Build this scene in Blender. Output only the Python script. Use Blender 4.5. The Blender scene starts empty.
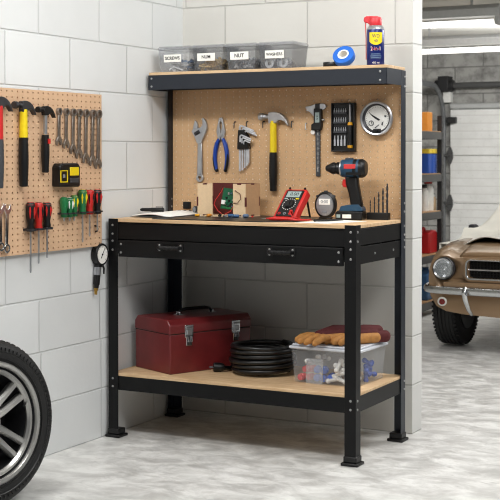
import bpy, bmesh, math, random
from math import sin, cos, pi, radians as R
from mathutils import Vector, Matrix, Euler
random.seed(7)
S = bpy.context.scene
COL = S.collection

# ------------------------------------------------------------------ materials
def lin(c):
    return tuple(((v/255)/12.92 if v/255 <= .04045 else ((v/255+.055)/1.055)**2.4) for v in c) + (1.0,)

def nodes(name):
    m = bpy.data.materials.new(name); m.use_nodes = True
    nt = m.node_tree; b = nt.nodes['Principled BSDF']
    return m, nt, b

def N(nt, typ, **kw):
    n = nt.nodes.new(typ)
    for k, v in kw.items():
        setattr(n, k, v)
    return n

def mth(nt, op, a, b=None, c=None):
    n = nt.nodes.new('ShaderNodeMath'); n.operation = op
    for i, v in enumerate((a, b, c)):
        if v is None: continue
        if isinstance(v, (int, float)): n.inputs[i].default_value = v
        else: nt.links.new(v, n.inputs[i])
    return n.outputs[0]

def mixc(nt, fac, a, b):
    n = nt.nodes.new('ShaderNodeMix'); n.data_type = 'RGBA'
    if isinstance(fac, (int, float)): n.inputs[0].default_value = fac
    else: nt.links.new(fac, n.inputs[0])
    for i, v in ((6, a), (7, b)):
        if isinstance(v, tuple): n.inputs[i].default_value = v
        else: nt.links.new(v, n.inputs[i])
    return n.outputs[2]

def noise(nt, vec, scale, detail=4, rough=.55):
    n = N(nt, 'ShaderNodeTexNoise'); n.inputs['Scale'].default_value = scale
    n.inputs['Detail'].default_value = detail; n.inputs['Roughness'].default_value = rough
    nt.links.new(vec, n.inputs['Vector'])
    return n.outputs['Fac']

def rng(nt, v, a, b, c=0, d=1):
    n = N(nt, 'ShaderNodeMapRange'); nt.links.new(v, n.inputs[0])
    for i, x in enumerate((a, b, c, d)): n.inputs[i+1].default_value = x
    return n.outputs[0]

def bump(nt, b, h, strength=.3, dist=.002):
    n = N(nt, 'ShaderNodeBump'); n.inputs['Strength'].default_value = strength
    n.inputs['Distance'].default_value = dist
    nt.links.new(h, n.inputs['Height']); nt.links.new(n.outputs[0], b.inputs['Normal'])

def mat(name, col, rough=.5, metal=0, var=.06, scale=40, bmp=0, coat=0, spec=None):
    m, nt, b = nodes(name)
    tc = N(nt, 'ShaderNodeTexCoord').outputs['Object']
    c = lin(col); f = noise(nt, tc, scale)
    lo = tuple(v*(1-var) for v in c[:3]) + (1,); hi = tuple(min(1, v*(1+var)) for v in c[:3]) + (1,)
    nt.links.new(mixc(nt, rng(nt, f, .3, .7), lo, hi), b.inputs['Base Color'])
    b.inputs['Roughness'].default_value = rough; b.inputs['Metallic'].default_value = metal
    b.inputs['Coat Weight'].default_value = coat
    if spec is not None: b.inputs['Specular IOR Level'].default_value = spec
    if bmp: bump(nt, b, noise(nt, tc, scale*3), bmp, .001)
    return m

def clear(name, col, alpha, rough=.15):
    m = mat(name, col, rough, var=.02)
    m.node_tree.nodes['Principled BSDF'].inputs['Alpha'].default_value = alpha
    return m

def emit(name, col, s):
    m, nt, b = nodes(name)
    b.inputs['Base Color'].default_value = lin(col)
    b.inputs['Emission Color'].default_value = lin(col); b.inputs['Emission Strength'].default_value = s
    return m

def block_wall(name, u_axis, off, col, cw=.42, ch=.21, dirt=.05, joint=(.80, .0), stain=None, jw=.0035, low=False):
    """painted concrete blocks in running bond, with tooled joints"""
    m, nt, b = nodes(name)
    tc = N(nt, 'ShaderNodeTexCoord').outputs['Object']
    sp = N(nt, 'ShaderNodeSeparateXYZ'); nt.links.new(tc, sp.inputs[0])
    u = sp.outputs['XYZ'.index(u_axis)]; z = sp.outputs[2]
    row = mth(nt, 'FLOOR', mth(nt, 'DIVIDE', z, ch))
    half = mth(nt, 'MULTIPLY', mth(nt, 'FLOORED_MODULO', row, 2), cw/2)
    uu = mth(nt, 'ADD', mth(nt, 'ADD', u, half), off)
    if low:                                        # the lowest courses are not staggered
        uu = mth(nt, 'ADD', uu, mth(nt, 'MULTIPLY', mth(nt, 'LESS_THAN', row, 1.5), mth(nt, 'SUBTRACT', .03-off, half)))
    du = mth(nt, 'PINGPONG', uu, cw/2)
    dz = mth(nt, 'PINGPONG', z, ch/2)
    d = mth(nt, 'MINIMUM', du, dz)
    j = rng(nt, d, jw*.5, jw*1.3, 0, 1)            # 0 inside a joint
    n1 = noise(nt, tc, 2.2); n2 = noise(nt, tc, 60, 3)
    c = lin(col)
    base = mixc(nt, rng(nt, n1, .3, .7), tuple(v*(1-dirt) for v in c[:3])+(1,), tuple(min(1, v*(1+dirt*.6)) for v in c[:3])+(1,))
    # every block has its own slight tone
    wn = N(nt, 'ShaderNodeTexWhiteNoise'); wn.noise_dimensions = '2D'
    cb = N(nt, 'ShaderNodeCombineXYZ'); nt.links.new(mth(nt, 'FLOOR', mth(nt, 'DIVIDE', uu, cw)), cb.inputs[0]); nt.links.new(row, cb.inputs[1])
    nt.links.new(cb.outputs[0], wn.inputs['Vector'])
    base = mixc(nt, mth(nt, 'MULTIPLY', wn.outputs['Value'], .10), base, tuple(v*.55 for v in c[:3])+(1,))
    if stain:
        st = noise(nt, tc, 7, 6, .65)
        base = mixc(nt, rng(nt, st, .45, .68, 0, .75), base, lin(stain))
    col_out = mixc(nt, j, tuple(v*joint[0] for v in c[:3])+(1,), base)
    nt.links.new(col_out, b.inputs['Base Color'])
    b.inputs['Roughness'].default_value = .62
    h = mth(nt, 'ADD', mth(nt, 'MULTIPLY', j, 1.0), mth(nt, 'MULTIPLY', n2, .12))
    bump(nt, b, h, .7, .004)
    return m

def concrete_floor():
    m, nt, b = nodes('polished_concrete')
    tc = N(nt, 'ShaderNodeTexCoord').outputs['Object']
    mp = N(nt, 'ShaderNodeMapping'); nt.links.new(tc, mp.inputs[0]); mp.inputs['Scale'].default_value = (1, 1.5, 1); mp.inputs['Rotation'].default_value = (0, 0, .5)
    wv = N(nt, 'ShaderNodeTexNoise'); wv.inputs['Scale'].default_value = 6.5; wv.inputs['Detail'].default_value = 9; wv.inputs['Roughness'].default_value = .62; wv.inputs['Distortion'].default_value = .5
    nt.links.new(mp.outputs[0], wv.inputs['Vector'])
    f1 = wv.outputs['Fac']; f2 = noise(nt, tc, 14, 6, .6); f3 = noise(nt, tc, .9, 3)
    c = mixc(nt, rng(nt, f1, .36, .62), lin((172, 171, 168)), lin((222, 222, 219)))
    c = mixc(nt, rng(nt, f2, .52, .75, 0, .45), c, lin((164, 160, 155)))
    c = mixc(nt, rng(nt, f3, .4, .7, 0, .25), c, lin((234, 232, 228)))
    # a few dark thin stains
    f4 = noise(nt, mp.outputs[0], 8, 8, .7)
    c = mixc(nt, rng(nt, f4, .60, .72, 0, .4), c, lin((124, 119, 114)))
    nt.links.new(c, b.inputs['Base Color'])
    rr = rng(nt, f1, .3, .7, .30, .48); nt.links.new(rr, b.inputs['Roughness'])
    bump(nt, b, f2, .12, .002)
    return m

def board_mat(name, col, var=.12, fine=220, rough=.7):
    m, nt, b = nodes(name)
    tc = N(nt, 'ShaderNodeTexCoord').outputs['Object']
    f = noise(nt, tc, fine, 3); g = noise(nt, tc, 6, 4)
    c = lin(col)
    a = mixc(nt, rng(nt, f, .3, .7), tuple(v*(1-var) for v in c[:3])+(1,), tuple(min(1, v*(1+var)) for v in c[:3])+(1,))
    a = mixc(nt, rng(nt, g, .35, .7, 0, .18), a, tuple(v*.7 for v in c[:3])+(1,))
    nt.links.new(a, b.inputs['Base Color']); b.inputs['Roughness'].default_value = rough
    bump(nt, b, f, .15, .0006)
    return m

def wood_mat(name, col, dark):
    m, nt, b = nodes(name)
    tc = N(nt, 'ShaderNodeTexCoord').outputs['Object']
    mp = N(nt, 'ShaderNodeMapping'); nt.links.new(tc, mp.inputs[0]); mp.inputs['Scale'].default_value = (3, 30, 30)
    f = noise(nt, mp.outputs[0], 2.2, 6, .6); g = noise(nt, tc, 120, 2)
    a = mixc(nt, rng(nt, f, .35, .68), lin(col), lin(dark))
    a = mixc(nt, rng(nt, g, .5, .8, 0, .25), a, lin(dark))
    nt.links.new(a, b.inputs['Base Color']); b.inputs['Roughness'].default_value = .55
    return m

def door_mat():
    m, nt, b = nodes('garage_door_paint')
    tc = N(nt, 'ShaderNodeTexCoord').outputs['Object']
    sp = N(nt, 'ShaderNodeSeparateXYZ'); nt.links.new(tc, sp.inputs[0])
    d = mth(nt, 'PINGPONG', sp.outputs[2], .075/2)
    j = rng(nt, d, .002, .006)
    f = noise(nt, tc, 5, 6, .65); g = noise(nt, tc, 50, 3)
    c = mixc(nt, rng(nt, f, .35, .7), lin((226, 226, 223)), lin((242, 242, 240)))
    c = mixc(nt, rng(nt, g, .64, .74, 0, .4), c, lin((170, 168, 164)))
    c = mixc(nt, j, lin((218, 217, 214)), c)
    nt.links.new(c, b.inputs['Base Color']); b.inputs['Roughness'].default_value = .5
    bump(nt, b, j, .25, .003)
    return m

def tire_mat():
    m, nt, b = nodes('tire_rubber')
    tc = N(nt, 'ShaderNodeTexCoord').outputs['Object']
    f = noise(nt, tc, 30, 4)
    nt.links.new(mixc(nt, f, lin((10, 10, 10)), lin((19, 19, 20))), b.inputs['Base Color'])
    b.inputs['Roughness'].default_value = .62
    bump(nt, b, noise(nt, tc, 160, 2), .12, .001)
    return m

M = dict(
    wall_left=block_wall('painted_block_left', 'Y', .04, (229, 231, 231), low=True),
    wall_back=block_wall('painted_block_back', 'X', -.21, (210, 208, 202)),
    wall_end=block_wall('painted_block_end', 'Y', -.60, (214, 214, 211)),
    wall_far=block_wall('bare_block_far', 'X', .10, (172, 171, 167), cw=.56, ch=.255, dirt=.2, joint=(.4, 0), stain=(74, 73, 70), jw=.006),
    wall_far_side=block_wall('bare_block_side', 'Y', .10, (150, 149, 145), cw=.56, ch=.255, dirt=.2, joint=(.5, 0), stain=(90, 89, 86), jw=.006),
    floor=concrete_floor(),
    ceiling=mat('ceiling_board', (196, 195, 190), .8, var=.08, scale=3),
    black=mat('black_powder_coat', (11, 11, 12), .45, var=.10, scale=300, bmp=.05, spec=.26),
    black_lit=mat('lit_black_powder_coat', (30, 35, 44), .42, var=.10, scale=300, bmp=.05, spec=.4),  # the black coat again, with the light falling on it put into the colour
    bolt=mat('zinc_bolt', (170, 170, 170), .35, .8),
    blackplastic=mat('black_plastic', (15, 15, 16), .4, var=.1, spec=.4),
    rubber=mat('black_rubber', (11, 11, 12), .36, var=.15),
    darkgrey=mat('dark_grey_plastic', (58, 60, 64), .5),
    grey=mat('grey_plastic', (130, 133, 138), .45),
    peg_wall=board_mat('tan_pegboard', (218, 180, 145)),
    peg_bench=board_mat('brown_pegboard', (206, 168, 126), rough=.55),
    particle=wood_mat('bench_board', (216, 186, 148), (192, 156, 114)),
    chrome=mat('polished_chrome', (218, 220, 222), .16, 1, var=.03),
    steel=mat('satin_steel', (184, 186, 190), .34, .9, var=.08),
    tool_steel=mat('forged_tool_steel', (146, 142, 138), .34, .85, var=.18, scale=60),
    dark_steel=mat('dark_steel', (74, 74, 77), .4, .8, var=.15),
    alu=mat('brushed_alloy', (188, 187, 184), .32, .85, var=.05),
    tire=tire_mat(),
    yellow=mat('yellow_grip', (232, 204, 18), .45),
    red=mat('red_plastic', (196, 34, 30), .42),
    green=mat('green_plastic', (26, 112, 62), .4),
    blue=mat('blue_grip', (22, 66, 160), .42),
    tapeblue=mat('blue_tape', (28, 100, 196), .5),
    tealblue=mat('drill_blue', (30, 66, 92), .45),
    toolbox=mat('red_enamel', (108, 32, 34), .38, var=.14, scale=14, coat=.25),
    white=mat('white_plastic', (232, 232, 228), .45),
    paper=mat('white_paper', (240, 238, 232), .8, var=.02),
    lcd=mat('lcd_screen', (150, 166, 164), .25, var=.03),
    ink=mat('black_ink', (18, 18, 20), .7),
    card=board_mat('laser_cut_wood', (226, 198, 160), var=.05, fine=90),
    card_brown_shaded=board_mat('laser_cut_wood_brown_shaded', (196, 158, 120), var=.05, fine=90),  # darker copy of the box wood, side-face shade in the colour; also brown card
    maroon=mat('maroon_lining', (84, 26, 24), .7),
    pcb=mat('circuit_board_green', (14, 92, 62), .4),
    glovetan=mat('tan_leather', (176, 122, 62), .75, var=.18, scale=60, bmp=.25),
    gloverd=mat('maroon_fabric', (84, 28, 30), .85, var=.15, scale=120, bmp=.25),
    cap=mat('spray_cap_red', (206, 46, 54), .4),
    canblue=mat('can_navy', (22, 36, 104), .3, .2),
    canyellow=mat('can_yellow', (236, 208, 26), .4),
    brass=mat('brass', (222, 192, 128), .35, .3, var=.2),
    nutsteel=mat('zinc_nut', (206, 208, 212), .35, .3, var=.15),
    binclear=clear('smoked_bin_plastic', (176, 180, 186), .26, .25),
    bindark=clear('smoked_bin_plastic_dark', (104, 107, 112), .36, .25),
    binfront=clear('smoked_bin_front', (160, 163, 168), .07, .2),
    binlid=clear('smoked_lid_plastic', (160, 163, 170), .34, .3),
    boxclear=clear('clear_box_plastic', (228, 232, 238), .075, .12),
    boxtray=clear('clear_tray_plastic', (226, 230, 234), .22, .15),
    boxlid=clear('clear_lid_plastic', (228, 232, 240), .74, .2),
    lensclear=clear('clear_lens', (225, 232, 236), .08, .05),
    anchor=mat('blue_grey_anchor', (96, 120, 150), .5),
    gold=mat('gold_beige_paint', (152, 124, 94), .28, .25, var=.03, scale=5, coat=.6),
    cover=mat('off_white_canvas', (222, 219, 209), .85, var=.06, scale=9, bmp=.1),
    door=door_mat(),
    galv=mat('galvanised_steel', (190, 191, 190), .42, .7, var=.1),
    trackgrey=mat('grey_track_steel', (120, 122, 124), .45, .4, var=.1),
    rackblack=mat('rack_black', (34, 34, 36), .5),
    rackgrey=mat('rack_grey', (74, 74, 74), .5),
    rackwood=wood_mat('rack_board', (186, 148, 108), (160, 120, 84)),
    orange=mat('orange_card', (206, 132, 44), .6),
    bottleblue=mat('bottle_blue', (36, 80, 170), .4),
    bottleyellow=mat('bottle_yellow', (236, 206, 60), .45),
    jugred=mat('jug_red', (176, 26, 30), .4),
    jugblue=mat('jug_blue', (52, 92, 134), .45),
    tube=emit('lit_tube', (255, 253, 248), 1.7),
    fixture=mat('white_enamel', (182, 183, 182), .5),
    amber=mat('red_lens', (120, 26, 24), .2),
    orangetip=mat('orange_collar', (224, 160, 34), .45),
    bossred=mat('label_red', (200, 52, 52), .5),
    brasslight=mat('brass_fitting', (190, 150, 70), .3, .8),
)

# ------------------------------------------------------------------ mesh builder
class MB:
    def __init__(s): s.bm = bmesh.new(); s.mi = 0; s.mats = None
    def _new(s, vs, fs):
        bv = [s.bm.verts.new(v) for v in vs]
        for f in fs:
            try:
                fc = s.bm.faces.new([bv[i] for i in f]); fc.material_index = s.mi
            except ValueError: pass
        return bv
    def box(s, x0, x1, y0, y1, z0, z1, mx=None):
        vs = [Vector((x, y, z)) for x in (x0, x1) for y in (y0, y1) for z in (z0, z1)]
        if mx: vs = [mx @ v for v in vs]
        s._new(vs, [(0, 1, 3, 2), (4, 6, 7, 5), (0, 4, 5, 1), (2, 3, 7, 6), (0, 2, 6, 4), (1, 5, 7, 3)])
        return s
    def frame(s, d):
        d = Vector(d).normalized(); a = Vector((0, 0, 1)) if abs(d.z) < .9 else Vector((1, 0, 0))
        u = d.cross(a).normalized(); return u, d.cross(u).normalized()
    def tube(s, pts, r, n=10, closed=False, flat=1.0, cap=True):
        pts = [Vector(p) for p in pts]; k = len(pts)
        rad = r if isinstance(r, (list, tuple)) else [r]*k
        ring = []; pu = None
        for i, p in enumerate(pts):
            if closed: d = pts[(i+1) % k]-pts[i-1]
            else: d = pts[min(i+1, k-1)]-pts[max(i-1, 0)]
            d = d.normalized()
            if pu is None: u, v = s.frame(d)
            else:
                u = (pu-d*pu.dot(d)).normalized(); v = d.cross(u)
            pu = u
            ring.append([p+(u*cos(2*pi*j/n)+v*sin(2*pi*j/n)*flat)*rad[i] for j in range(n)])
        vs = [q for rr in ring for q in rr]; fs = []
        for i in range(k if closed else k-1):
            a, b = i*n, ((i+1) % k)*n
            for j in range(n):
                fs.append((a+j, a+(j+1) % n, b+(j+1) % n, b+j))
        if not closed and cap:
            fs.append(tuple(range(n-1, -1, -1))); fs.append(tuple((k-1)*n+j for j in range(n)))
        s._new(vs, fs); return s
    def cyl(s, p0, p1, r0, r1=None, n=20):
        p0 = Vector(p0); p1 = Vector(p1); r1 = r0 if r1 is None else r1
        u, v = s.frame(p1-p0); vs = []
        for p, r in ((p0, r0), (p1, r1)):
            vs += [p+(u*cos(2*pi*j/n)+v*sin(2*pi*j/n))*r for j in range(n)]
        fs = [(j, (j+1) % n, n+(j+1) % n, n+j) for j in range(n)]
        fs += [tuple(range(n-1, -1, -1)), tuple(range(n, 2*n))]
        s._new(vs, fs); return s
    def lathe(s, prof, c=(0, 0, 0), ax=(0, 0, 1), n=32, closed=False):
        c = Vector(c); ax = Vector(ax).normalized(); u, v = s.frame(ax); vs = []; fs = []; k = len(prof)
        for r, h in prof:
            vs += [c+ax*h+(u*cos(2*pi*j/n)+v*sin(2*pi*j/n))*max(r, 1e-5) for j in range(n)]
        for i in range(k if closed else k-1):
            a, b = i*n, ((i+1) % k)*n
            for j in range(n): fs.append((a+j, a+(j+1) % n, b+(j+1) % n, b+j))
        if not closed:
            fs.append(tuple(range(n-1, -1, -1))); fs.append(tuple((k-1)*n+j for j in range(n)))
        s._new(vs, fs); return s
    def prism(s, pts, a, b, plane='XZ', mx=None):
        """2D outline extruded between a and b along the axis normal to the plane"""
        def P(p, t):
            q = Vector((p[0], t, p[1])) if plane == 'XZ' else Vector((p[0], p[1], t)) if plane == 'XY' else Vector((t, p[0], p[1]))
            return mx @ q if mx else q
        n = len(pts)
        vs = [P(p, a) for p in pts]+[P(p, b) for p in pts]
        fs = [(i, (i+1) % n, n+(i+1) % n, n+i) for i in range(n)]+[tuple(range(n-1, -1, -1)), tuple(range(n, 2*n))]
        s._new(vs, fs); return s
    def annulus(s, outer, inner, a, b, plane='XZ', mx=None):
        def P(p, t):
            q = Vector((p[0], t, p[1])) if plane == 'XZ' else Vector((p[0], p[1], t)) if plane == 'XY' else Vector((t, p[0], p[1]))
            return mx @ q if mx else q
        n = len(outer); vs = []
        for L, t in ((outer, a), (inner, a), (outer, b), (inner, b)): vs += [P(p, t) for p in L]
        fs = []
        for i in range(n):
            j = (i+1) % n
            fs += [(i, j, n+j, n+i), (2*n+i, 3*n+i, 3*n+j, 2*n+j), (i, 2*n+i, 2*n+j, j), (n+i, n+j, 3*n+j, 3*n+i)]
        s._new(vs, fs); return s
    def grid(s, f, nu, nv):
        vs = [f(i/nu, j/nv) for j in range(nv+1) for i in range(nu+1)]; w = nu+1
        s._new(vs, [(j*w+i, j*w+i+1, (j+1)*w+i+1, (j+1)*w+i) for j in range(nv) for i in range(nu)]); return s
    def ball(s, c, r, n=16):
        c = Vector(c); rx, ry, rz = (r, r, r) if isinstance(r, (int, float)) else r
        prof = [(sin(pi*i/(n//2)), -cos(pi*i/(n//2))) for i in range(n//2+1)]
        vs = []; k = len(prof)
        for a, h in prof:
            vs += [c+Vector((max(a, 1e-4)*cos(2*pi*j/n)*rx, max(a, 1e-4)*sin(2*pi*j/n)*ry, h*rz)) for j in range(n)]
        fs = [(i*n+j, i*n+(j+1) % n, (i+1)*n+(j+1) % n, (i+1)*n+j) for i in range(k-1) for j in range(n)]
        s._new(vs, fs); return s
    def build(s, name, m, parent=None, bevel=0, seg=2, smooth=True, loc=None, rot=None, ang=.6):
        bm = s.bm
        bmesh.ops.recalc_face_normals(bm, faces=bm.faces[:])
        me = bpy.data.meshes.new(name)
        if smooth:
            for f in bm.faces: f.smooth = True
            for e in bm.edges:
                if len(e.link_faces) == 2 and e.calc_face_angle(0) > ang: e.smooth = False
        bm.to_mesh(me); bm.free()
        for q in (m if isinstance(m, list) else [m]): me.materials.append(q)
        o = bpy.data.objects.new(name, me); COL.objects.link(o)
        if parent: o.parent = parent
        if loc: o.location = loc
        if rot: o.rotation_euler = rot
        if bevel:
            b = o.modifiers.new('edge', 'BEVEL'); b.width = bevel; b.segments = seg; b.limit_method = 'ANGLE'; b.angle_limit = R(40)
        return o

def tag(o, label, cat, group=None, kind=None):
    o['label'] = label; o['category'] = cat
    if group: o['group'] = group
    if kind: o['kind'] = kind
    return o

def thing(name, label, cat, loc=(0, 0, 0), rz=0, group=None, rot=None):
    o = bpy.data.objects.new(name, None); COL.objects.link(o); o.empty_display_size = .05
    o.location = loc; o.rotation_euler = rot if rot else (0, 0, rz)
    return tag(o, label, cat, group)

def dup(root, loc=None, rz=None, label=None, group=None, rot=None, scale=None):
    def rec(o, par):
        c = o.copy(); COL.objects.link(c)
        if par: c.parent = par
        for ch in [q for q in kids.get(o.name, [])]: rec(ch, c)
        return c
    kids = {}
    for q in list(COL.objects):
        if q.parent: kids.setdefault(q.parent.name, []).append(q)
    c = rec(root, None)
    if loc: c.location = loc
    if rz is not None: c.rotation_euler = (0, 0, rz)
    if rot: c.rotation_euler = rot
    if scale: c.scale = scale
    if label: c['label'] = label
    if group: c['group'] = group
    return c

def text(s, size, m, parent, loc, rot, name='lettering', ext=.0003, bold=False, sx=1):
    cu = bpy.data.curves.new('t', 'FONT'); cu.body = s; cu.size = size; cu.align_x = 'CENTER'; cu.align_y = 'CENTER'; cu.extrude = ext
    if bold: cu.offset = size*.02
    t = bpy.data.objects.new('t', cu); COL.objects.link(t)
    dg = bpy.context.evaluated_depsgraph_get()
    me = bpy.data.meshes.new_from_object(t.evaluated_get(dg)); bpy.data.objects.remove(t)
    me.materials.clear(); me.materials.append(m)
    o = bpy.data.objects.new(name, me); COL.objects.link(o); o.parent = parent; o.location = loc; o.rotation_euler = rot; o.scale = (sx, 1, 1)
    return o

def structure(o): o['kind'] = 'structure'; return o

def bake(o, *mods_done):
    """apply the modifiers of an object to its mesh"""
    dg = bpy.context.evaluated_depsgraph_get(); dg.update()
    me = bpy.data.meshes.new_from_object(o.evaluated_get(dg)); o.modifiers.clear(); o.data = me
    return o

def circ(cx, cz, r, n=20, a0=0, a1=2*pi):
    k = n if abs(a1-a0-2*pi) < 1e-6 else n-1
    return [(cx+r*cos(a0+(a1-a0)*i/k), cz+r*sin(a0+(a1-a0)*i/k)) for i in range(n)]

def perforated(x0, x1, z0, z1, y0, y1, nx, nz, r, margin=0):
    """a board in the XZ plane with real round-ish holes"""
    m = MB(); cw = (x1-x0)/nx; ch = (z1-z0)/nz
    for i in range(nx):
        for j in range(nz):
            cx = x0+(i+.5)*cw; cz = z0+(j+.5)*ch
            sq = [(cx+a*cw/2, cz+b*ch/2) for a, b in ((1, 0), (1, 1), (0, 1), (-1, 1), (-1, 0), (-1, -1), (0, -1), (1, -1))]
            ho = [(cx+r*cos(k*pi/4), cz+r*sin(k*pi/4)) for k in range(8)]
            vs = [(p[0], y0, p[1]) for p in sq]+[(p[0], y0, p[1]) for p in ho]+[(p[0], y1, p[1]) for p in ho]
            fs = []
            for k in range(8):
                q = (k+1) % 8
                fs += [(k, q, 8+q, 8+k), (8+k, 8+q, 16+q, 16+k)]
            m._new(vs, fs)
    bmesh.ops.remove_doubles(m.bm, verts=m.bm.verts[:], dist=1e-5)
    # edges of the board
    for a in ((x0, x0, z0, z1), (x1, x1, z0, z1)):
        m._new([(a[0], y0, z0), (a[0], y1, z0), (a[0], y1, z1), (a[0], y0, z1)], [(0, 1, 2, 3)])
    for z in (z0, z1):
        m._new([(x0, y0, z), (x0, y1, z), (x1, y1, z), (x1, y0, z)], [(0, 1, 2, 3)])
    return m

# ------------------------------------------------------------------ the room
CEIL = 2.2
def slab(name, x0, x1, y0, y1, z0, z1, m):
    b = MB(); b.box(x0, x1, y0, y1, z0, z1); return structure(b.build(name, m, smooth=False))
slab('floor', -3, 5, -7, 9, -.1, 0, M['floor'])
slab('ceiling', -3, 5, .762, 9, CEIL, CEIL+.1, M['ceiling'])
HIGH = 3.0
slab('ceiling_workshop', -3, 5, -7, .762, HIGH, HIGH+.1, M['ceiling'])
slab('wall_bulkhead', 1.131, 5, .70, .762, CEIL, HIGH, M['ceiling'])
slab('wall_left', -.217, -.017, -7, .647, 0, HIGH, M['wall_left'])
# the partition behind the bench: its face and its end are painted the same
b = MB(); b.box(-1.6, 1.131, .647, .762, 0, HIGH)
pw = b.build('wall_back', [M['wall_back'], M['wall_end']], smooth=False); structure(pw)
for f in pw.data.polygons:
    if abs(f.normal.x) > .9: f.material_index = 1
slab('wall_far', -1.6, 5, 7.3, 7.5, 0, CEIL, M['wall_far'])
slab('wall_far_left', -1.8, -1.6, .647, 7.5, 0, CEIL, M['wall_far_side'])

# garage door: sections, hinges, tracks
gd = thing('door_1', 'white grooved sectional garage door closed in the far block wall', 'garage door', (0, 7.3, 0)); gd['kind'] = 'structure'
for k in range(4):
    z0 = (.02, .283, .738, 1.193)[k]; z1 = (.279, .734, 1.189, 1.632)[k]
    b = MB(); b.box(-.97, 2.6, -.05, -.012, z0, z1); b.build('door_panel', M['door'], gd, bevel=.004)
b = MB(); b.box(-.97, 2.6, -.075, -.01, 1.636, 1.69); b.build('top_rail', M['fixture'], gd, bevel=.012)
b = MB(); b.box(-1.0, 2.6, -.05, -.01, 0, .06); b.build('bottom_seal', M['rubber'], gd)
for z in (.736, 1.191):
    b = MB(); b.prism([(-1.0, -.025), (-.975, -.08), (-.96, -.08), (-.94, -.025), (-.94, .025), (-.96, .08), (-.975, .08), (-1.0, .025)], -.072, -.05)
    b.cyl((-1.03, -.075, 0), (-.95, -.075, 0), .013); b.build('hinge', M['rackgrey'], gd, loc=(0, 0, z))
b = MB(); b.cyl((-.95, -.1, 1.86), (2.6, -.1, 1.86), .028, n=16); b.build('torsion_bar', M['rackgrey'], gd)
b = MB(); b.box(-1.06, -.96, -.16, -.01, 1.80, 1.95); b.cyl((-1.10, -.1, 1.86), (-.92, -.1, 1.86), .055, n=20); b.build('bearing_bracket', M['rackblack'], gd, bevel=.004)
b = MB(); b.box(-1.03, -.955, -.09, -.02, 1.70, 1.80); b.build('top_bracket', M['white'], gd, bevel=.004)
b = MB(); b.box(-.99, -.9, -.11, -.05, 1.50, 1.56); b.build('roller_bracket', M['rackblack'], gd, bevel=.006)
pts = [(-1.03, -.06, .02), (-1.03, -.06, 1.5)]+[(-1.03, -.06-.36*(1-cos(t)), 1.5+.36*sin(t)) for t in [pi/2*i/10 for i in range(1, 11)]]+[(-1.03, -3.2, 1.87)]
b = MB(); b.tube(pts, .025, n=8, flat=.8); b.build('track', M['trackgrey'], gd)

# ------------------------------------------------------------------ ceiling tube lights
def tube_light(name, label, x0, x1, y, z, rods):
    t = thing(name, label, 'ceiling light', ((x0+x1)/2, y, z), group=None)
    L = (x1-x0)/2
    b = MB(); b.prism([(-.055, .025), (-.075, .07), (-.03, .10), (.03, .10), (.075, .07), (.055, .025)], -L, L, 'YZ'); b.build('housing', M['fixture'], t, bevel=.003)
    b = MB(); b.cyl((-L+.05, 0, -.010), (L-.05, 0, -.010), .020, n=18); b.build('lamp_tube', M['tube'], t)
    for s in (-1, 1):
        b = MB(); b.box(s*L-.03*(s > 0)-.0*(s < 0), s*L+.03*(s < 0), -.04, .04, -.03, .05); b.build('end_cap', M['fixture'], t, bevel=.008)
    for x in rods:
        b = MB(); b.cyl((x, 0, .09), (x, 0, CEIL-z), .009, n=8); b.build('rod', M['fixture'], t)
tube_light('fluorescent_light', 'white tube light hung by a rod, nearest under the garage ceiling', -.55, .75, 3.2, 2.035, (-.3, .46))
tube_light('fluorescent_light', 'second tube light farther back, running out of the frame above the block wall', -.75, 1.3, 4.6, 1.985, (-.5, .9))

# ------------------------------------------------------------------ the workbench
W, D, H = 1.144, .53, .93
wb = thing('workbench', 'black steel workbench with drawer, lower shelf and pegboard back', 'workbench', (0, 0, 0))
bolt_me = None
def bolt(parent, p, d):
    global bolt_me
    if bolt_me is None:
        b = MB(); b.lathe([(0, 0), (.0050, 0), (.0046, .0022), (.0025, .0034), (0, .0037)], n=12); o = b.build('bolt', M['bolt'], parent); bolt_me = o.data
    else:
        o = bpy.data.objects.new('bolt', bolt_me); COL.objects.link(o); o.parent = parent
    o.location = p; o.rotation_euler = Vector((0, 0, 1)).rotation_difference(Vector(d)).to_euler()
FL, T = .048, .0035
ZS = .275          # lower shelf surface
HT = 1.557
for sx in (0, 1):
    for sy in (0, 1):
        x0 = 0 if sx == 0 else W; y0 = 0 if sy == 0 else D; top = H+.002 if sy == 0 else HT
        dx = 1 if sx == 0 else -1; dy = 1 if sy == 0 else -1
        L = [(x0, y0), (x0+dx*FL, y0), (x0+dx*FL, y0+dy*T), (x0+dx*T, y0+dy*T), (x0+dx*T, y0+dy*FL), (x0, y0+dy*FL)]
        b = MB(); b.prism(L, .012, top, 'XY'); leg = b.build('leg', M['black_lit'] if sy else M['black'], wb, bevel=.001)
        b = MB(); cx, cy = x0+dx*FL*.5, y0+dy*FL*.5
        b.box(cx-.036, cx+.036, cy-.036, cy+.036, 0, .012); b.box(cx-.028, cx+.028, cy-.028, cy+.028, .012, .036)
        b.build('foot', M['blackplastic'], leg, bevel=.004)
        if sy == 0:
            for z in (.905, .868, .838, .800, .252, .218):
                bolt(leg, (x0+dx*.022, -.0003, z), (0, -1, 0))
        for z in ((.905, .868, .252, .218) if sy == 0 else (.905, .868, .845, .815, .252, .218, 1.0, .965, 1.53, 1.49)):
            bolt(leg, (x0-dx*.0003, y0+dy*.015, z), (-dx, 0, 0))
        if sy == 1:                                              # inner side of the rear posts, seen above the bench
            for z in (1.0, .965):
                bolt(leg, (x0+dx*(T+.0003), y0-.018, z), (dx, 0, 0))
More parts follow.
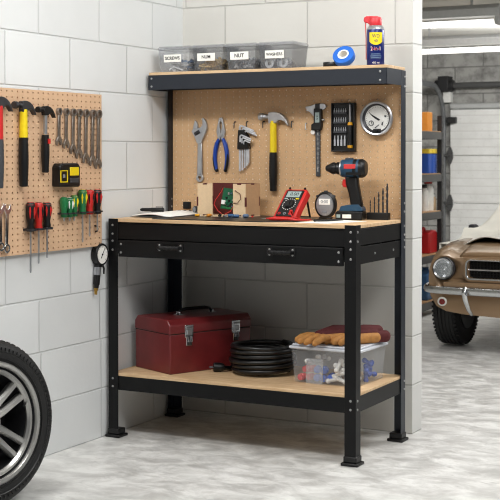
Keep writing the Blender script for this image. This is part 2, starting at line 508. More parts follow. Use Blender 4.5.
# board and rails
b = MB(); b.box(.004, W-.004, .004, D-.006, .918, .932); b.build('tabletop', M['particle'], wb, bevel=.0015)
b = MB(); b.box(FL-.004, W-FL+.004, .0045, .0075, .846, .914); b.box(FL-.004, W-FL+.004, .0045, .03, .909, .913); b.build('front_rail', M['black'], wb, bevel=.001)
for nm, z0, z1 in (('side_rail', .852, .915), ('side_rail', .778, .845)):
    for x in (0, W):
        s = 1 if x == 0 else -1
        b = MB(); b.box(x+s*.0045, x+s*.0075, .03, D-.02, z0, z1); sr = b.build(nm, M['black'], wb, bevel=.001)
        if z1 < .85:
            for yy in (.20, .40): bolt(sr, (x+s*.0042, yy, .812), (-s, 0, 0))
b = MB(); b.box(FL-.004, W-FL+.004, D-.0075, D-.0045, .80, .914); b.build('back_rail', M['black'], wb)
# drawer
dr = MB(); dr.box(FL+.006, W-FL-.006, -.006, .012, .772, .843); dw = dr.build('drawer', M['black'], wb, bevel=.002)
b = MB(); b.box(FL+.02, W-FL-.02, .012, .43, .785, .79); b.box(FL+.02, FL+.024, .012, .43, .785, .838); b.box(W-FL-.024, W-FL-.02, .012, .43, .785, .838); b.box(FL+.02, W-FL-.02, .426, .43, .785, .838); b.build('tray', M['black'], dw)
for hx in (.312, .826):
    b = MB()
    for s in (-1, 1):
        b.prism([(s*.05-.011, -.017), (s*.05+.011, -.017), (s*.05+.014, -.009), (s*.05+.014, .009), (s*.05+.011, .017), (s*.05-.011, .017), (s*.05-.014, .009), (s*.05-.014, -.009)], -.003, 0)
    b.tube([(-.05, -.002, 0), (-.045, -.02, 0), (-.036, -.025, 0), (.036, -.025, 0), (.045, -.02, 0), (.05, -.002, 0)], .0085, n=10)
    for k in range(12): b.lathe([(.0085, -.0014), (.0098, 0), (.0085, .0014)], (-.033+k*.006, -.025, 0), (1, 0, 0), 12)
    hd = b.build('handle', M['blackplastic'], dw, loc=(hx, -.006, .818))
    for s in (-1, 1):
        for z in (-.010, .010): bolt(hd, (s*.051, -.0015, z), (0, -1, 0))
for bx in (FL+.02, W-FL-.022):
    for z in (.826, .790): bolt(dw, (bx, -.006, z), (0, -1, 0))
# lower shelf
b = MB(); b.box(.006, W-.006, .006, D-.006, ZS-.016, ZS); b.build('lower_shelf', M['particle'], wb, bevel=.0015)
for y, nm in ((.0045, 'shelf_front_rail'), (D-.0075, 'shelf_back_rail')):
    b = MB(); b.box(FL-.004, W-FL+.004, y, y+.003, .203, ZS-.012); b.build(nm, M['black'], wb, bevel=.001)
for x in (0, W):
    s = 1 if x == 0 else -1
    b = MB(); b.box(x+s*.0045, x+s*.0075, .02, D-.02, .203, ZS-.010); b.build('shelf_side_rail', M['black'], wb, bevel=.001)
# pegboard back
b = perforated(.006, W-.006, .934, 1.50, .520, .523, 34, 23, .0033); pgb = b.build('pegboard', M['peg_bench'], wb, smooth=False)
b = MB(); b.box(.006, W-.006, .5231, .5262, .934, 1.50); b.build('added_hole_backing', mat('hole_light_backing', (246, 236, 220), .7), pgb)  # added sheet, makes the holes pale as if lit wall showed through
# top shelf: rails with clipped front corners, board on top
YS = .318
def shelf_out(o):
    return [(o+.0, D-.008), (o, YS+.0), (W-.015-o, YS), (W-o, YS+.06), (W-o, D-.008)]
ZT0, ZT1 = 1.493, 1.558
def strip(p, q, t=.003):
    b = MB(); p = Vector((*p, 0)); q = Vector((*q, 0)); d = (q-p).normalized(); n = Vector((-d.y, d.x, 0))*t
    b.prism([(p.x, p.y), (q.x, q.y), (q.x+n.x, q.y+n.y), (p.x+n.x, p.y+n.y)], ZT0, ZT1, 'XY'); return b
fr = strip((0, YS), (W-.0, YS)).build('top_shelf_front_rail', M['black_lit'], wb, bevel=.001)
for x in (.018, W-.030):
    for z in (1.543, 1.508): bolt(fr, (x, YS-.0003, z), (0, -1, 0))
strip((W, YS), (W, D-.05)).build('top_shelf_side_rail', M['black_lit'], wb, bevel=.001)
strip((0.003, YS), (0.003, D-.05)).build('top_shelf_side_rail', M['black_lit'], wb, bevel=.001)
b = MB(); b.box(.002, W-.002, YS+.002, D-.004, ZT1, ZT1+.013); b.build('top_shelf', M['particle'], wb, bevel=.0015)
ZTOP = ZT1+.013
b = MB(); b.box(FL, W-FL, D-.0045, D-.0015, 1.50, ZT1); b.build('top_back_rail', M['black_lit'], wb, bevel=.001)

# ------------------------------------------------------------------ things on the wall boards
# every tool is made facing -Y with its back at y = 0; RL turns it to hang on the left wall
RL = R(90)
XL, YB = .006, .520         # front of the two boards
pl = thing('pegboard', 'tan perforated tool board screwed to the left block wall', 'pegboard', (-.017, 0, 0))
b = perforated(-.93, -.058, .82, 1.457, -.023, -.017, 27, 28, .0042); b.build('board', M['peg_wall'], pl, smooth=False, rot=(0, 0, RL))
b = MB()
for y in (-.91, -.5, -.08):
    for z in (.84, 1.437): b.box(y-.01, y+.01, -.017, 0, z-.01, z+.01)
b.build('standoff', M['wall_left'], pl, rot=(0, 0, RL))

def hammer(name, label, loc, rz, L, head, grip_a, grip_b, split, sc=1.0, gw=.016, neck=None, parent_label=None, flip=1, group=None):
    """claw hammer, head on top; L = length from head top to grip end"""
    t = thing(name, label, 'hammer', loc, rz, group)
    yc = -.020
    # head: poll face on -x, claw curving down on +x
    claw = [(-.018, .001), (-.006, .004), (.012, .004), (.030, -.001), (.047, -.012), (.060, -.028), (.069, -.050), (.065, -.050), (.051, -.034), (.037, -.028), (.023, -.029), (.015, -.040), (-.015, -.040), (-.018, -.026)]
    claw = [(flip*x*sc, z*sc) for x, z in claw]
    b = MB(); b.prism(claw, yc-.011*sc, yc+.011*sc)
    hd = b.build('head', head, t, bevel=.003*sc)
    b = MB(); b.lathe([(.0, 0), (.0135*sc, .0), (.0145*sc, .003), (.0145*sc, .016*sc), (.010*sc, .022*sc), (.009*sc, .036*sc), (.012*sc, .048*sc), (0, .048*sc)], (flip*-.060*sc, yc, -.014*sc), (flip, 0, 0), 20)
    b.build('striking_face', head, hd)
    z0 = -.030*sc; zs = -split; zl = -L
    if neck:
        b = MB(); b.cyl((0, yc, z0), (0, yc, zs+.002), .0085, .0085, 14); b.build('shaft', neck, t)
    else:
        b = MB(); b.lathe([(0, 0), (gw*.62, 0), (gw*.72, -(zs-z0)*.0-.002), (gw*.74, (zs-z0)*.5), (gw*.78, zs-z0), (0, zs-z0)], (0, yc, z0), (0, 0, 1), 16); b.build('upper_handle', grip_a, t)
    p = []
    n = 26; h = zl-zs
    for i in range(n+1):
        q = i/n; r = gw*(.80+.16*sin(q*pi*1.05)-.05*q+.10*max(0, q-.9)*10*.5)
        if 0.12 < q < .92 and i % 2: r *= .95
        p.append((r, h*q))
    b = MB(); b.lathe([(0, 0)]+p+[(gw*.6, h-.003), (0, h-.003)], (0, yc, zs), (0, 0, 1), 16); g = b.build('grip', grip_b, t)
    return t, g

hammer('claw_hammer', 'red handled hammer cut off by the left edge of the photo', (XL, -.757, 1.417), RL, .335, M['dark_steel'], M['red'], M['darkgrey'], .155, gw=.019, group=None)
hammer('claw_hammer', 'large yellow and black hammer on the tan wall board', (XL, -.612, 1.407), RL, .322, M['dark_steel'], M['yellow'], M['blackplastic'], .137, .98, gw=.021)
t, g = hammer('claw_hammer', 'small hammer with steel shaft and black grip beside the wrenches', (XL, -.475, 1.392), RL, .255, M['blackplastic'], None, M['blackplastic'], .110, .84, gw=.018, neck=M['steel'])
b = MB(); b.cyl((0, -.0385, -.125), (0, -.0385, -.145), .006, n=10); b.build('red_inlay', M['red'], g)
hammer('claw_hammer', 'yellow and black claw hammer on the bench pegboard', (.535, YB, 1.388), 0, .342, M['steel'], M['yellow'], M['blackplastic'], .174, 1.15, gw=.0205)

def combo_wrench(name, label, loc, rz, L, w, m, flip=False, tilt=0, group=None):
    t = thing(name, label, 'wrench', loc, rz, group, rot=(0, 0, rz) if not tilt else (0, tilt, rz))
    y0, y1 = -.012, -.003
    r = w*.98; ri = w*.58
    # ring end on top
    s = -1 if flip else 1
    ztop = -r if not flip else -L+r
    b = MB(); b.annulus(circ(0, ztop, r, 24), circ(0, ztop, ri, 24), y0-.002, y1+.002); b.build('ring_end', m, t, bevel=.0008)
    zo = -L+r*1.1 if not flip else -r*1.1
    d = -1 if not flip else 1
    jaw = [(-.5*w, zo-d*w*1.2), (-1.25*w, zo-d*.1*w), (-1.2*w, zo+d*.75*w), (-.75*w, zo+d*1.25*w), (-.55*w, zo+d*.3*w), (0, zo-d*.15*w), (.55*w, zo+d*.3*w), (.75*w, zo+d*1.1*w), (1.2*w, zo+d*.6*w), (1.25*w, zo-d*.2*w), (.5*w, zo-d*1.2*w)]
    b = MB(); b.prism(jaw, y0, y1); b.build('open_end', m, t, bevel=.0012)
    za, zb = (ztop-r*.8, zo+w*.9) if not flip else (ztop+r*.8, zo-w*.9)
    b = MB(); b.prism([(-.46*w, za), (.46*w, za), (.52*w, zb), (-.52*w, zb)], y0+.001, y1-.001); b.build('shank', m, t, bevel=.002)
    return t
Ls = [.150, .162, .183, .202, .222, .233, .246]; Ys = [-.366, -.317, -.270, -.227, -.179, -.131, -.089]
words = ['shortest dark steel wrench, first in the row of seven', 'second shortest dark steel wrench in the row of seven', 'third dark steel wrench from the left in the row of seven', 'middle dark steel wrench in the row of seven', 'third longest dark steel wrench in the row of seven', 'second longest dark steel wrench, next to last in the row', 'longest dark steel wrench, at the right end of the row']
for L, y, wd in zip(Ls, Ys, words):
    combo_wrench('combination_wrench', wd, (XL, y, 1.392), RL, L, .0105+L*.032, M['tool_steel'], tilt=R(1.5), group='row of dark wrenches on the wall board')
combo_wrench('combination_wrench', 'bright chrome wrench at the left photo edge, low on the board', (XL, -.738, 1.022), RL, .180, .0175, M['chrome'], True, group='bright wrenches low on the wall board')
combo_wrench('combination_wrench', 'bright chrome wrench next to the three black and red screwdrivers', (XL, -.697, 1.018), RL, .185, .0175, M['chrome'], True, R(2), group='bright wrenches low on the wall board')

# tape measure on the wall board
t = thing('tape_measure', 'black and yellow boxy tape measure hung under the wrenches', 'tape measure', (XL, -.338, 1.122), RL); t.scale = (.86, .9, 1)
b = MB(); b.prism([(-.080, -.045), (.076, -.048), (.080, -.040), (.080, .034), (.066, .048), (-.066, .048), (-.080, .034)], -.045, 0); b.build('case', M['blackplastic'], t, bevel=.005)
b = MB(); b.box(-.004, .066, -.0475, -.044, -.002, .032); b.build('yellow_panel', M['yellow'], t, bevel=.002)['label'] = 'yellow panel'
b = MB(); b.annulus([(-.078, -.028), (-.022, -.028), (-.022, .020), (-.078, .020)], [(-.073, -.0245), (-.027, -.0245), (-.027, .0165), (-.073, .0165)], -.0475, -.044); b.build('yellow_frame', M['yellow'], t)['label'] = 'yellow square frame'
b = MB(); b.box(-.058, -.042, -.047, -.044, -.010, .004); b.build('emblem', M['grey'], t)
b = MB(); b.box(-.002, .064, -.047, -.044, -.030, -.012); b.build('window', M['darkgrey'], t, bevel=.001)

# screwdrivers
def screwdriver(name, label, loc, rz, hl, sl, ma, mb, rad=.0135, mid=True, group=None, tip='flat', collar=True):
    t = thing(name, label, 'screwdriver', loc, rz, group); y = -.019
    p = [(0, 0), (rad*.70, 0), (rad*.95, -hl*.06), (rad, -hl*.18), (rad*.98, -hl*.45), (rad*.72, -hl*.68), (rad*.66, -hl*.78), (rad*.85, -hl*.92), (rad*.80, -hl), (0, -hl)]
    b = MB(); b.lathe(p, (0, y, 0), (0, 0, 1), 14); h = b.build('handle', ma, t)
    b = MB()
    b.lathe([(0, .001), (rad*.6, .001), (rad*.80, -hl*.03), (rad*.985, -hl*.085), (0, -hl*.085)], (0, y, 0), (0, 0, 1), 14)
    if mid:
        for k in range(3):
            a = -pi/2+(k-1)*1.0
            b.tube([(cos(a)*rad*.93, y+sin(a)*rad*.93, -hl*.15), (cos(a)*rad*.99, y+sin(a)*rad*.99, -hl*.3), (cos(a)*rad*.85, y+sin(a)*rad*.85, -hl*.55)], [.002, .0042, .0015], 8)
    b.build('inlay', mb, h)
    b = MB(); b.cyl((0, y, -hl), (0, y, -hl-sl+.012), .0036, n=10)
    b.cyl((0, y, -hl-sl+.012), (0, y, -hl-sl), .0046, .0026, 10)
    b.build('shaft', M['steel'], t)
    return t
SG = 'black and red screwdrivers on the wall board'
screwdriver('screwdriver', 'black and red screwdriver with the longest shaft, left of three', (XL, -.569, 1.020), RL, .112, .160, M['blackplastic'], M['red'], .0190, group=SG)
screwdriver('screwdriver', 'mostly red screwdriver, middle of three with long shafts', (XL, -.518, 1.018), RL, .108, .130, M['red'], M['blackplastic'], .0190, group=SG)
screwdriver('screwdriver', 'black and red screwdriver with the shortest shaft, right of three', (XL, -.464, 1.016), RL, .096, .122, M['blackplastic'], M['red'], .0185, group=SG)
SG = 'rack of small screwdrivers on the wall board'
dat = [(-.352, 1.033, .080, .016, 'green', 'green', 'short green screwdriver at the left end of the small rack'),
       (-.314, 1.030, .078, .016, 'green', 'white', 'second short green screwdriver in the small rack'),
       (-.282, 1.040, .086, .018, 'green', 'yellow', 'green screwdriver with pale yellow stripes in the small rack'),
       (-.224, 1.060, .100, .115, 'green', 'yellow', 'largest green and yellow screwdriver with long shaft'),
       (-.174, 1.058, .100, .092, 'red', 'blackplastic', 'red and black screwdriver next to the large green one'),
       (-.118, 1.058, .100, .070, 'blackplastic', 'red', 'black and red screwdriver at the right end of the small rack')]
for y, z, hl, sl, a, c, lb in dat:
    screwdriver('screwdriver', lb, (XL, y, z), RL, hl, sl, M[a], M[c], .0165 if hl < .09 else .0195, group=SG)
t = thing('screwdriver_holder', 'small black strip holding the six short screwdrivers', 'tool holder', (XL, -.235, .968), RL)
b = MB(); b.box(-.135, .135, -.005, 0, -.003, .004); b.build('strip', M['darkgrey'], t, bevel=.001)
for y in (-.352, -.314, -.282, -.224, -.174, -.118):
    b = MB(); b.annulus(circ(y+.235, -.019, .0235, 20), circ(y+.235, -.019, .0210, 20), -.003, .003, 'XY'); b.build('ring', M['dark_steel'], t)
t = thing('screwdriver_holder', 'metal strip with rings holding the three long screwdrivers', 'tool holder', (XL, -.517, .915), RL)
b = MB(); b.box(-.075, .075, -.005, 0, -.004, .005); b.build('strip', M['dark_steel'], t, bevel=.001)
for y in (-.569, -.518, -.464):
    b = MB(); b.annulus(circ(y+.517, -.019, .0240, 20), circ(y+.517, -.019, .0215, 20), -.004, .004, 'XY'); b.build('ring', M['dark_steel'], t)

# tyre pressure gauge on the wall
t = thing('tire_pressure_gauge', 'round black tire pressure gauge with brass tip hanging beside the board', 'pressure gauge', (-.017, -.062, .783), RL)
b = MB(); b.lathe([(0, 0), (.043, 0), (.0475, .005), (.0475, .026), (.044, .031), (.039, .031), (.039, .027), (0, .027)], (0, 0, 0), (0, -1, 0), 36); body = b.build('dial_case', M['blackplastic'], t)
b = MB(); b.lathe([(0, .027), (.0387, .027), (.0387, .0283), (0, .0283)], (0, 0, 0), (0, -1, 0), 36); face = b.build('dial_face', M['paper'], body)
b = MB()
for k in range(25):
    a = R(-45+270*k/24); r0 = .031 if k % 4 else .028
    b.tube([(cos(a)*r0, -.0286, sin(a)*r0), (cos(a)*.035, -.0286, sin(a)*.035)], .0006, 4)
b.build('scale_marks', M['ink'], face)
b = MB(); b.prism([(-.011, -.014), (-.008, -.016), (.019, .025), (.017, .026)], -.0300, -.0288); b.lathe([(0, .027), (.004, .027), (.004, .031), (0, .031)], (0, 0, 0), (0, -1, 0), 14); b.build('needle', M['ink'], face)
b = MB(); b.tube([(-.020, -.014, .038), (-.036, -.014, .064), (-.036, -.014, .086), (-.024, -.014, .098), (-.012, -.014, .086), (-.012, -.014, .064), (-.020, -.014, .046)], .0058, 10); b.build('hanging_loop', M['blackplastic'], t)
b = MB(); b.cyl((-.016, -.016, -.040), (-.026, -.016, -.125), .015, .014, 16); b.build('inflator_body', M['blackplastic'], t)
b = MB(); b.cyl((-.018, -.016, -.052), (-.0215, -.016, -.085), .0156, n=16); b.build('collar', M['steel'], t)
b = MB(); b.tube([(-.004, -.018, -.050), (.012, -.022, -.048), (.022, -.022, -.060), (.020, -.022, -.084)], [.005, .005, .004, .0035], 8); b.build('trigger', M['blackplastic'], t)
b = MB(); b.cyl((-.0256, -.016, -.123), (-.0285, -.016, -.140), .012, .011, 14); b.build('hose_end', M['rubber'], t)
b = MB(); b.lathe([(0, 0), (.0090, 0), (.0090, -.010), (.0062, -.012), (.0062, -.028), (0, -.028)], (-.0285, -.016, -.139), (.08, 0, 1), 14); b.build('nozzle', M['brasslight'], t)
t = thing('peg_hook', 'small black hook in the board corner above the tire gauge', 'hook', (XL, -.110, .895), RL)
b = MB(); b.tube([(0, 0, .012), (0, -.012, .010), (0, -.016, .0), (0, -.012, -.010), (0, -.004, -.012)], .0035, 8); b.build('hook', M['blackplastic'], t)

# ------------------------------------------------------------------ bench pegboard tools
t = thing('adjustable_wrench', 'grey adjustable wrench hanging at the left of the bench pegboard', 'wrench', (.156, YB, 1.372), 0)
b = MB(); b.prism([(.012, .0), (.024, -.004), (.036, -.024), (.040, -.046), (.032, -.070), (.016, -.098), (.010, -.118), (-.012, -.118), (-.020, -.098), (-.036, -.070), (-.042, -.062), (-.030, -.046), (-.010, -.048), (.006, -.044), (.016, -.034), (.016, -.018)], -.017, -.003); b.build('head', M['steel'], t, bevel=.0018)
b = MB(); b.prism([(-.024, -.012), (-.014, -.022), (-.008, -.046), (-.034, -.052), (-.030, -.030)], -.0165, -.0035); b.build('movable_jaw', M['steel'], t, bevel=.0018)
b = MB(); b.cyl((-.022, -.0165, -.075), (.002, -.0165, -.062), .0085, n=16)
for k in range(5): b.lathe([(.0085, -.001), (.0096, 0), (.0085, .001)], (-.020+k*.0055, -.0165, -.074+k*.003), (.88, 0, .48), 14)
b.build('adjusting_screw', M['dark_steel'], t)
b = MB(); b.prism([(-.0105, -.105), (.0105, -.105), (.0125, -.180), (.0145, -.262), (-.0145, -.262), (-.0125, -.180)], -.014, -.005); b.build('handle', M['steel'], t, bevel=.003)
b = MB(); b.annulus(circ(0, -.274, .0190, 24), circ(0, -.274, .0085, 24), -.014, -.005); b.build('hanging_eye', M['steel'], t, bevel=.0015)

t = thing('pliers', 'combination pliers with blue and black handles on the bench pegboard', 'pliers', (.266, YB, 1.372), 0)
for s in (-1, 1):
    b = MB(); b.prism([(s*.0006, -.002), (s*.006, .0), (s*.011, -.010), (s*.019, -.048), (s*.022, -.066), (s*.017, -.086), (s*.012, -.108), (s*.001, -.100), (s*.002, -.058), (s*.0055, -.050), (s*.0055, -.024), (s*.0006, -.018)], -.015, -.004); b.build('jaw', M['steel'], t, bevel=.0015)
    pts = [(s*.010, -.0105, -.096), (s*.021, -.0105, -.118), (s*.029, -.0105, -.150), (s*.0315, -.0105, -.185), (s*.028, -.0105, -.215), (s*.023, -.0105, -.238)]
    b = MB(); b.tube(pts, [.0085, .0125, .0125, .0115, .0105, .0085], 12, flat=.75); g = b.build('handle', M['blue'], t)
    b = MB(); b.tube([(p[0]+s*.0042, p[1]-.0035, p[2]) for p in pts[2:]], [.004, .0078, .0078, .0074], 10, flat=.7); b.ball((s*.0228, -.0105, -.238), .0092, 12); b.build('grip_inlay', M['blackplastic'], g)
b = MB(); b.cyl((0, -.0165, -.080), (0, -.003, -.080), .010, n=18); b.build('pivot', M['steel'], t)

t = thing('hex_key_set', 'black holder of steel hex keys on the bench pegboard', 'hex keys', (.392, YB, 1.31), 0)
b = MB(); b.prism([(-.030, .004), (-.006, .004), (.016, -.024), (.022, -.080), (-.035, -.083), (-.033, -.030)], -.028, 0); b.build('holder', M['blackplastic'], t, bevel=.002)
def hexkey(x, z, a, y, r, zb):
    c = .010; p = [(x, y, zb), (x, y, z-.5*(z-zb)), (x, y, z-c)]
    for k in range(1, 5):
        q = k/4*R(68); p.append((x+c*(1-cos(q)), y, z-c+c*sin(q)))
    p.append((x+a, y, z-.40*a*.9)); b = MB(); b.tube(p, r, 6); b.build('hex_key', M['nutsteel'], t)
for x, z, a, r, zb in ((-.026, .024, .070, .0050, -.180), (-.013, .012, .066, .0045, -.176), (-.001, .000, .060, .0040, -.166)): hexkey(x, z, a, -.016, r, zb)
for x, z, a, r, zb in ((-.017, -.018, .056, .0040, -.050), (-.008, -.030, .044, .0036, -.055), (.001, -.042, .032, .0032, -.060)): hexkey(x, z, a, -.031, r, zb)
for x, r, zb in ((.008, .0036, -.158), (.014, .0032, -.150), (.019, .0028, -.142)):
    b = MB(); b.cyl((x, -.016, -.07), (x, -.016, zb), r, n=6); b.build('hex_key', M['nutsteel'], t)

t = thing('caliper', 'digital caliper hanging jaws up on the bench pegboard', 'caliper', (.745, YB, 1.425), 0)
b = MB(); b.prism([(-.014, -.0), (.011, .002), (.011, -.315), (-.009, -.315)], -.008, -.003); sc = b.build('beam', M['darkgrey'], t, bevel=.001)
b = MB()
for k in range(34): b.box(-.004+.0*k, .008 if k % 5 == 0 else .004, -.0086, -.0079, -.112-k*.0055, -.1112-k*.0055)
b.build('scale_marks', M['white'], sc)
b = MB(); b.prism([(-.012, -.002), (-.040, -.010), (-.058, -.012), (-.058, -.020), (-.050, -.022), (-.058, -.028), (-.040, -.034), (-.022, -.052), (-.012, -.052)], -.010, -.003); b.build('fixed_jaw', M['steel'], t, bevel=.001)
b = MB(); b.prism([(.010, 0), (.026, .001), (.036, -.004), (.042, -.012), (.036, -.020), (.028, -.026), (.010, -.032)], -.010, -.003); b.build('sliding_jaw', M['steel'], t, bevel=.001)
b = MB(); b.prism([(-.014, -.020), (.021, -.022), (.023, -.098), (.018, -.115), (-.026, -.115), (-.026, -.090), (-.014, -.084)], -.022, -.002); bd = b.build('display_body', M['blackplastic'], t, bevel=.0025)
b = MB(); b.box(-.006, .014, -.0235, -.021, -.082, -.038); b.build('screen', M['lcd'], bd, bevel=.0008)
text('18.40', .011, M['ink'], bd, (.004, -.0238, -.060), (R(90), R(90), 0), 'digits')
b = MB(); b.cyl((-.022, -.014, -.123), (-.022, -.006, -.123), .010, n=18); b.build('thumb_wheel', M['paper'], t)
b = MB(); b.cyl((.022, -.012, -.070), (.034, -.012, -.070), .0045, n=12); b.build('lock_screw', M['steel'], t)
text('mm', .012, M['white'], sc, (.001, -.0083, -.285), (R(90), R(90), 0))

t = thing('screwdriver_bit_set', 'black case of screwdriver bits with black and yellow driver', 'bit set', (.869, YB, 1.424), 0)
b = MB(); b.box(-.053, .053, -.010, 0, -.205, 0)
b.annulus([(-.055, -.207), (.055, -.207), (.055, .002), (-.055, .002)], [(-.050, -.202), (.050, -.202), (.050, -.003), (-.050, -.003)], -.022, 0)
cs = b.build('case', M['blackplastic'], t, bevel=.0015)
for z in (-.040, -.080, -.121):
    b = MB(); b.box(-.048, .016, -.020, -.009, z-.006, z+.002); b.build('shelf', M['darkgrey'], cs, bevel=.001)
    for k in range(6):
        b = MB(); x = -.042+k*.0105; b.cyl((x, -.0145, z+.002), (x, -.0145, z+.012), .0032, n=6); b.cyl((x, -.0145, z+.012), (x, -.0145, z+.020), .0018, .0012, 6); b.build('bit', M['steel'], cs)
for k in range(4):
    b = MB(); x = -.040+k*.0155; b.cyl((x, -.0145, -.182), (x, -.0145, -.155), .0046, n=8); b.cyl((x, -.0145, -.155), (x, -.0145, -.138), .0028, n=8); b.build('socket', M['nutsteel'], cs)
b = MB(); b.cyl((.033, -.016, -.006), (.033, -.016, -.085), .0050, n=10); dv = b.build('driver_shaft', M['steel'], t)
b = MB(); b.lathe([(0, 0), (.007, 0), (.0105, -.004), (.0115, -.014), (0, -.014)], (.033, -.018, -.080), (0, 0, 1), 16); b.lathe([(0, 0), (.011, 0), (.012, -.006), (.010, -.014), (0, -.014)], (.033, -.018, -.178), (0, 0, 1), 16); b.build('driver_collar', M['orangetip'], t)['label'] = 'yellow collar and end of the driver'
b = MB(); b.lathe([(0, 0), (.0095, 0), (.0120, -.030), (.0105, -.060), (.0125, -.086), (0, -.086)], (.033, -.018, -.093), (0, 0, 1), 16); b.build('driver_handle', M['blackplastic'], t)

t = thing('dial_gauge', 'round dial gauge with pale face and steel rim on the bench pegboard', 'dial gauge', (1.026, YB, 1.357), 0)
b = MB(); b.lathe([(0, 0), (.060, 0), (.070, .008), (.074, .02), (.074, .030), (.069, .034), (.063, .032), (.060, .022), (0, .022)], (0, 0, 0), (0, -1, 0), 48); cs = b.build('rim', M['steel'], t)
b = MB(); b.lathe([(.0, .0222), (.0635, .0222), (.0635, .0308), (.054, .0235), (0, .0235)], (0, 0, 0), (0, -1, 0), 48); b.build('inner_ring', M['dark_steel'], cs)
b = MB(); b.lathe([(0, .0234), (.054, .0234), (.054, .0245), (0, .0245)], (.003, 0, .001), (0, -1, 0), 48); fc = b.build('dial_face', mat('dial_silver', (214, 214, 210), .5, .2), t)
b = MB()
for k in range(40):
    a = 2*pi*k/40
    if -2.4 < a-2*pi < -.8: continue
    b.tube([(cos(a)*.047+.003, -.0248, sin(a)*.047), (cos(a)*.051+.003, -.0248, sin(a)*.051)], .0006, 4)
b.build('scale_marks', M['ink'], fc)
b = MB(); b.prism([(-.034, .030), (-.026, .020), (-.012, .012), (.006, .002), (.016, -.004), (.012, -.010), (-.004, -.002), (-.020, .010), (-.030, .020)], -.0265, -.0252); b.build('needle', M['ink'], fc)
b = MB(); b.annulus(circ(-.024, -.020, .012, 20), circ(-.024, -.020, .009, 20), -.0255, -.0246); b.prism([(-.026, -.012), (-.022, -.012), (-.018, -.026), (-.020, -.027)], -.026, -.0252)
b.prism([(-.008, -.038), (.012, -.024), (.013, -.027), (-.006, -.042)], -.026, -.0252); b.prism([(.024, -.018), (.032, -.012), (.028, -.030), (.022, -.028)], -.026, -.0252); b.prism([(.036, .014), (.046, .012), (.044, .004), (.036, .006)], -.026, -.0252); b.build('sub_dials', M['darkgrey'], fc)
b = MB(); b.prism([(-.012, -.044), (.020, -.044), (.022, -.062), (-.014, -.062)], -.034, -.022); b.cyl((.004, -.040, -.051), (.004, -.030, -.051), .006, n=14); b.build('clamp', M['blackplastic'], t, bevel=.001)

for lb, x, z in (('small black peg hook between the pliers and hex keys', .336, 1.345), ('small black peg hook under the left side of the claw hammer head', .481, 1.345), ('small black peg hook beside the tip of the hammer claw', .622, 1.345), ('pale metal peg hook left of the caliper', .690, 1.335), ('small black peg hook at the top of the hex key holder', .398, 1.345)):
    t = thing('peg_hook', lb, 'hook', (x, YB, z), 0, 'peg hooks on the bench pegboard')
    b = MB(); b.tube([(0, .004, .006), (0, -.012, .006), (0, -.016, 0), (0, -.016, -.018), (0, -.018, -.022)], .0026, 8); b.build('wire', M['galv'] if 'pale' in lb else M['blackplastic'], t)
t = thing('wall_box', 'small black square box low on the pegboard behind the notebook', 'box', (.085, YB, .972), 0)
b = MB(); b.box(-.018, .018, -.012, 0, -.016, .016); b.box(-.013, .013, -.014, -.011, -.012, .012); b.build('case', M['blackplastic'], t, bevel=.001)

# ------------------------------------------------------------------ on the tabletop
ZB = .932
t = thing('cutting_mat', 'thin black work mat lying across the tabletop', 'mat', (0, 0, ZB))
b = MB(); b.prism([(.195, .035), (.72, .030), (.835, .13), (.835, .46), (.195, .46)], 0, .004, 'XY'); b.build('mat', M['rubber'], t, bevel=.001)
t = thing('notebook', 'open white notebook lying at the left end of the tabletop', 'notebook', (.125, .28, ZB+.004), 0)
b = MB(); b.box(-.095, .105, -.155, .155, 0, .003); b.build('cover', M['darkgrey'], t, bevel=.001)
def page(u, v):
    x = -.092+u*.194; y = -.15+v*.30
    return Vector((x, y, .0045+.010*sin(pi*min(1, u*1.05))**1.0+.004*v))
b = MB(); b.grid(page, 16, 6); pg = b.build('pages', M['paper'], t)
s_ = pg.modifiers.new('thick', 'SOLIDIFY'); s_.thickness = .005; s_.offset = -1
b = MB()
for k in range(3): b.cyl((-.010+k*.028, .118, .0175), (-.010+k*.028, .118, .0195), .0062, n=12)
b.build('ring_hole', M['ink'], t)
t = thing('marker_pen', 'black marker pen lying on the open notebook', 'pen', (.060, .26, ZB+.0285), R(10)); t.scale = (.8, 1, 1)
b = MB(); b.lathe([(0, -.075), (.004, -.074), (.008, -.062), (.0085, -.010), (.0095, -.008), (.0095, .062), (.007, .066), (0, .067)], (0, 0, 0), (1, 0, 0), 14); b.build('barrel', M['blackplastic'], t)
b = MB(); b.tube([(.060, 0, .009), (.058, 0, .013), (.018, 0, .0125)], .002, 6); b.build('clip', M['darkgrey'], t)
t = thing('magnifier_loupe', 'small grey roll at the back edge of the notebook', 'loupe', (.205, .395, ZB+.028), R(-20))
b = MB(); b.lathe([(0, -.014), (.013, -.014), (.015, -.010), (.015, .012), (.012, .016), (0, .016)], (0, 0, 0), (0, 1, 0), 20); b.build('barrel', M['darkgrey'], t)
b = MB(); b.cyl((0, -.0146, 0), (0, -.0138, 0), .011, n=20); b.build('lens', M['grey'], t)

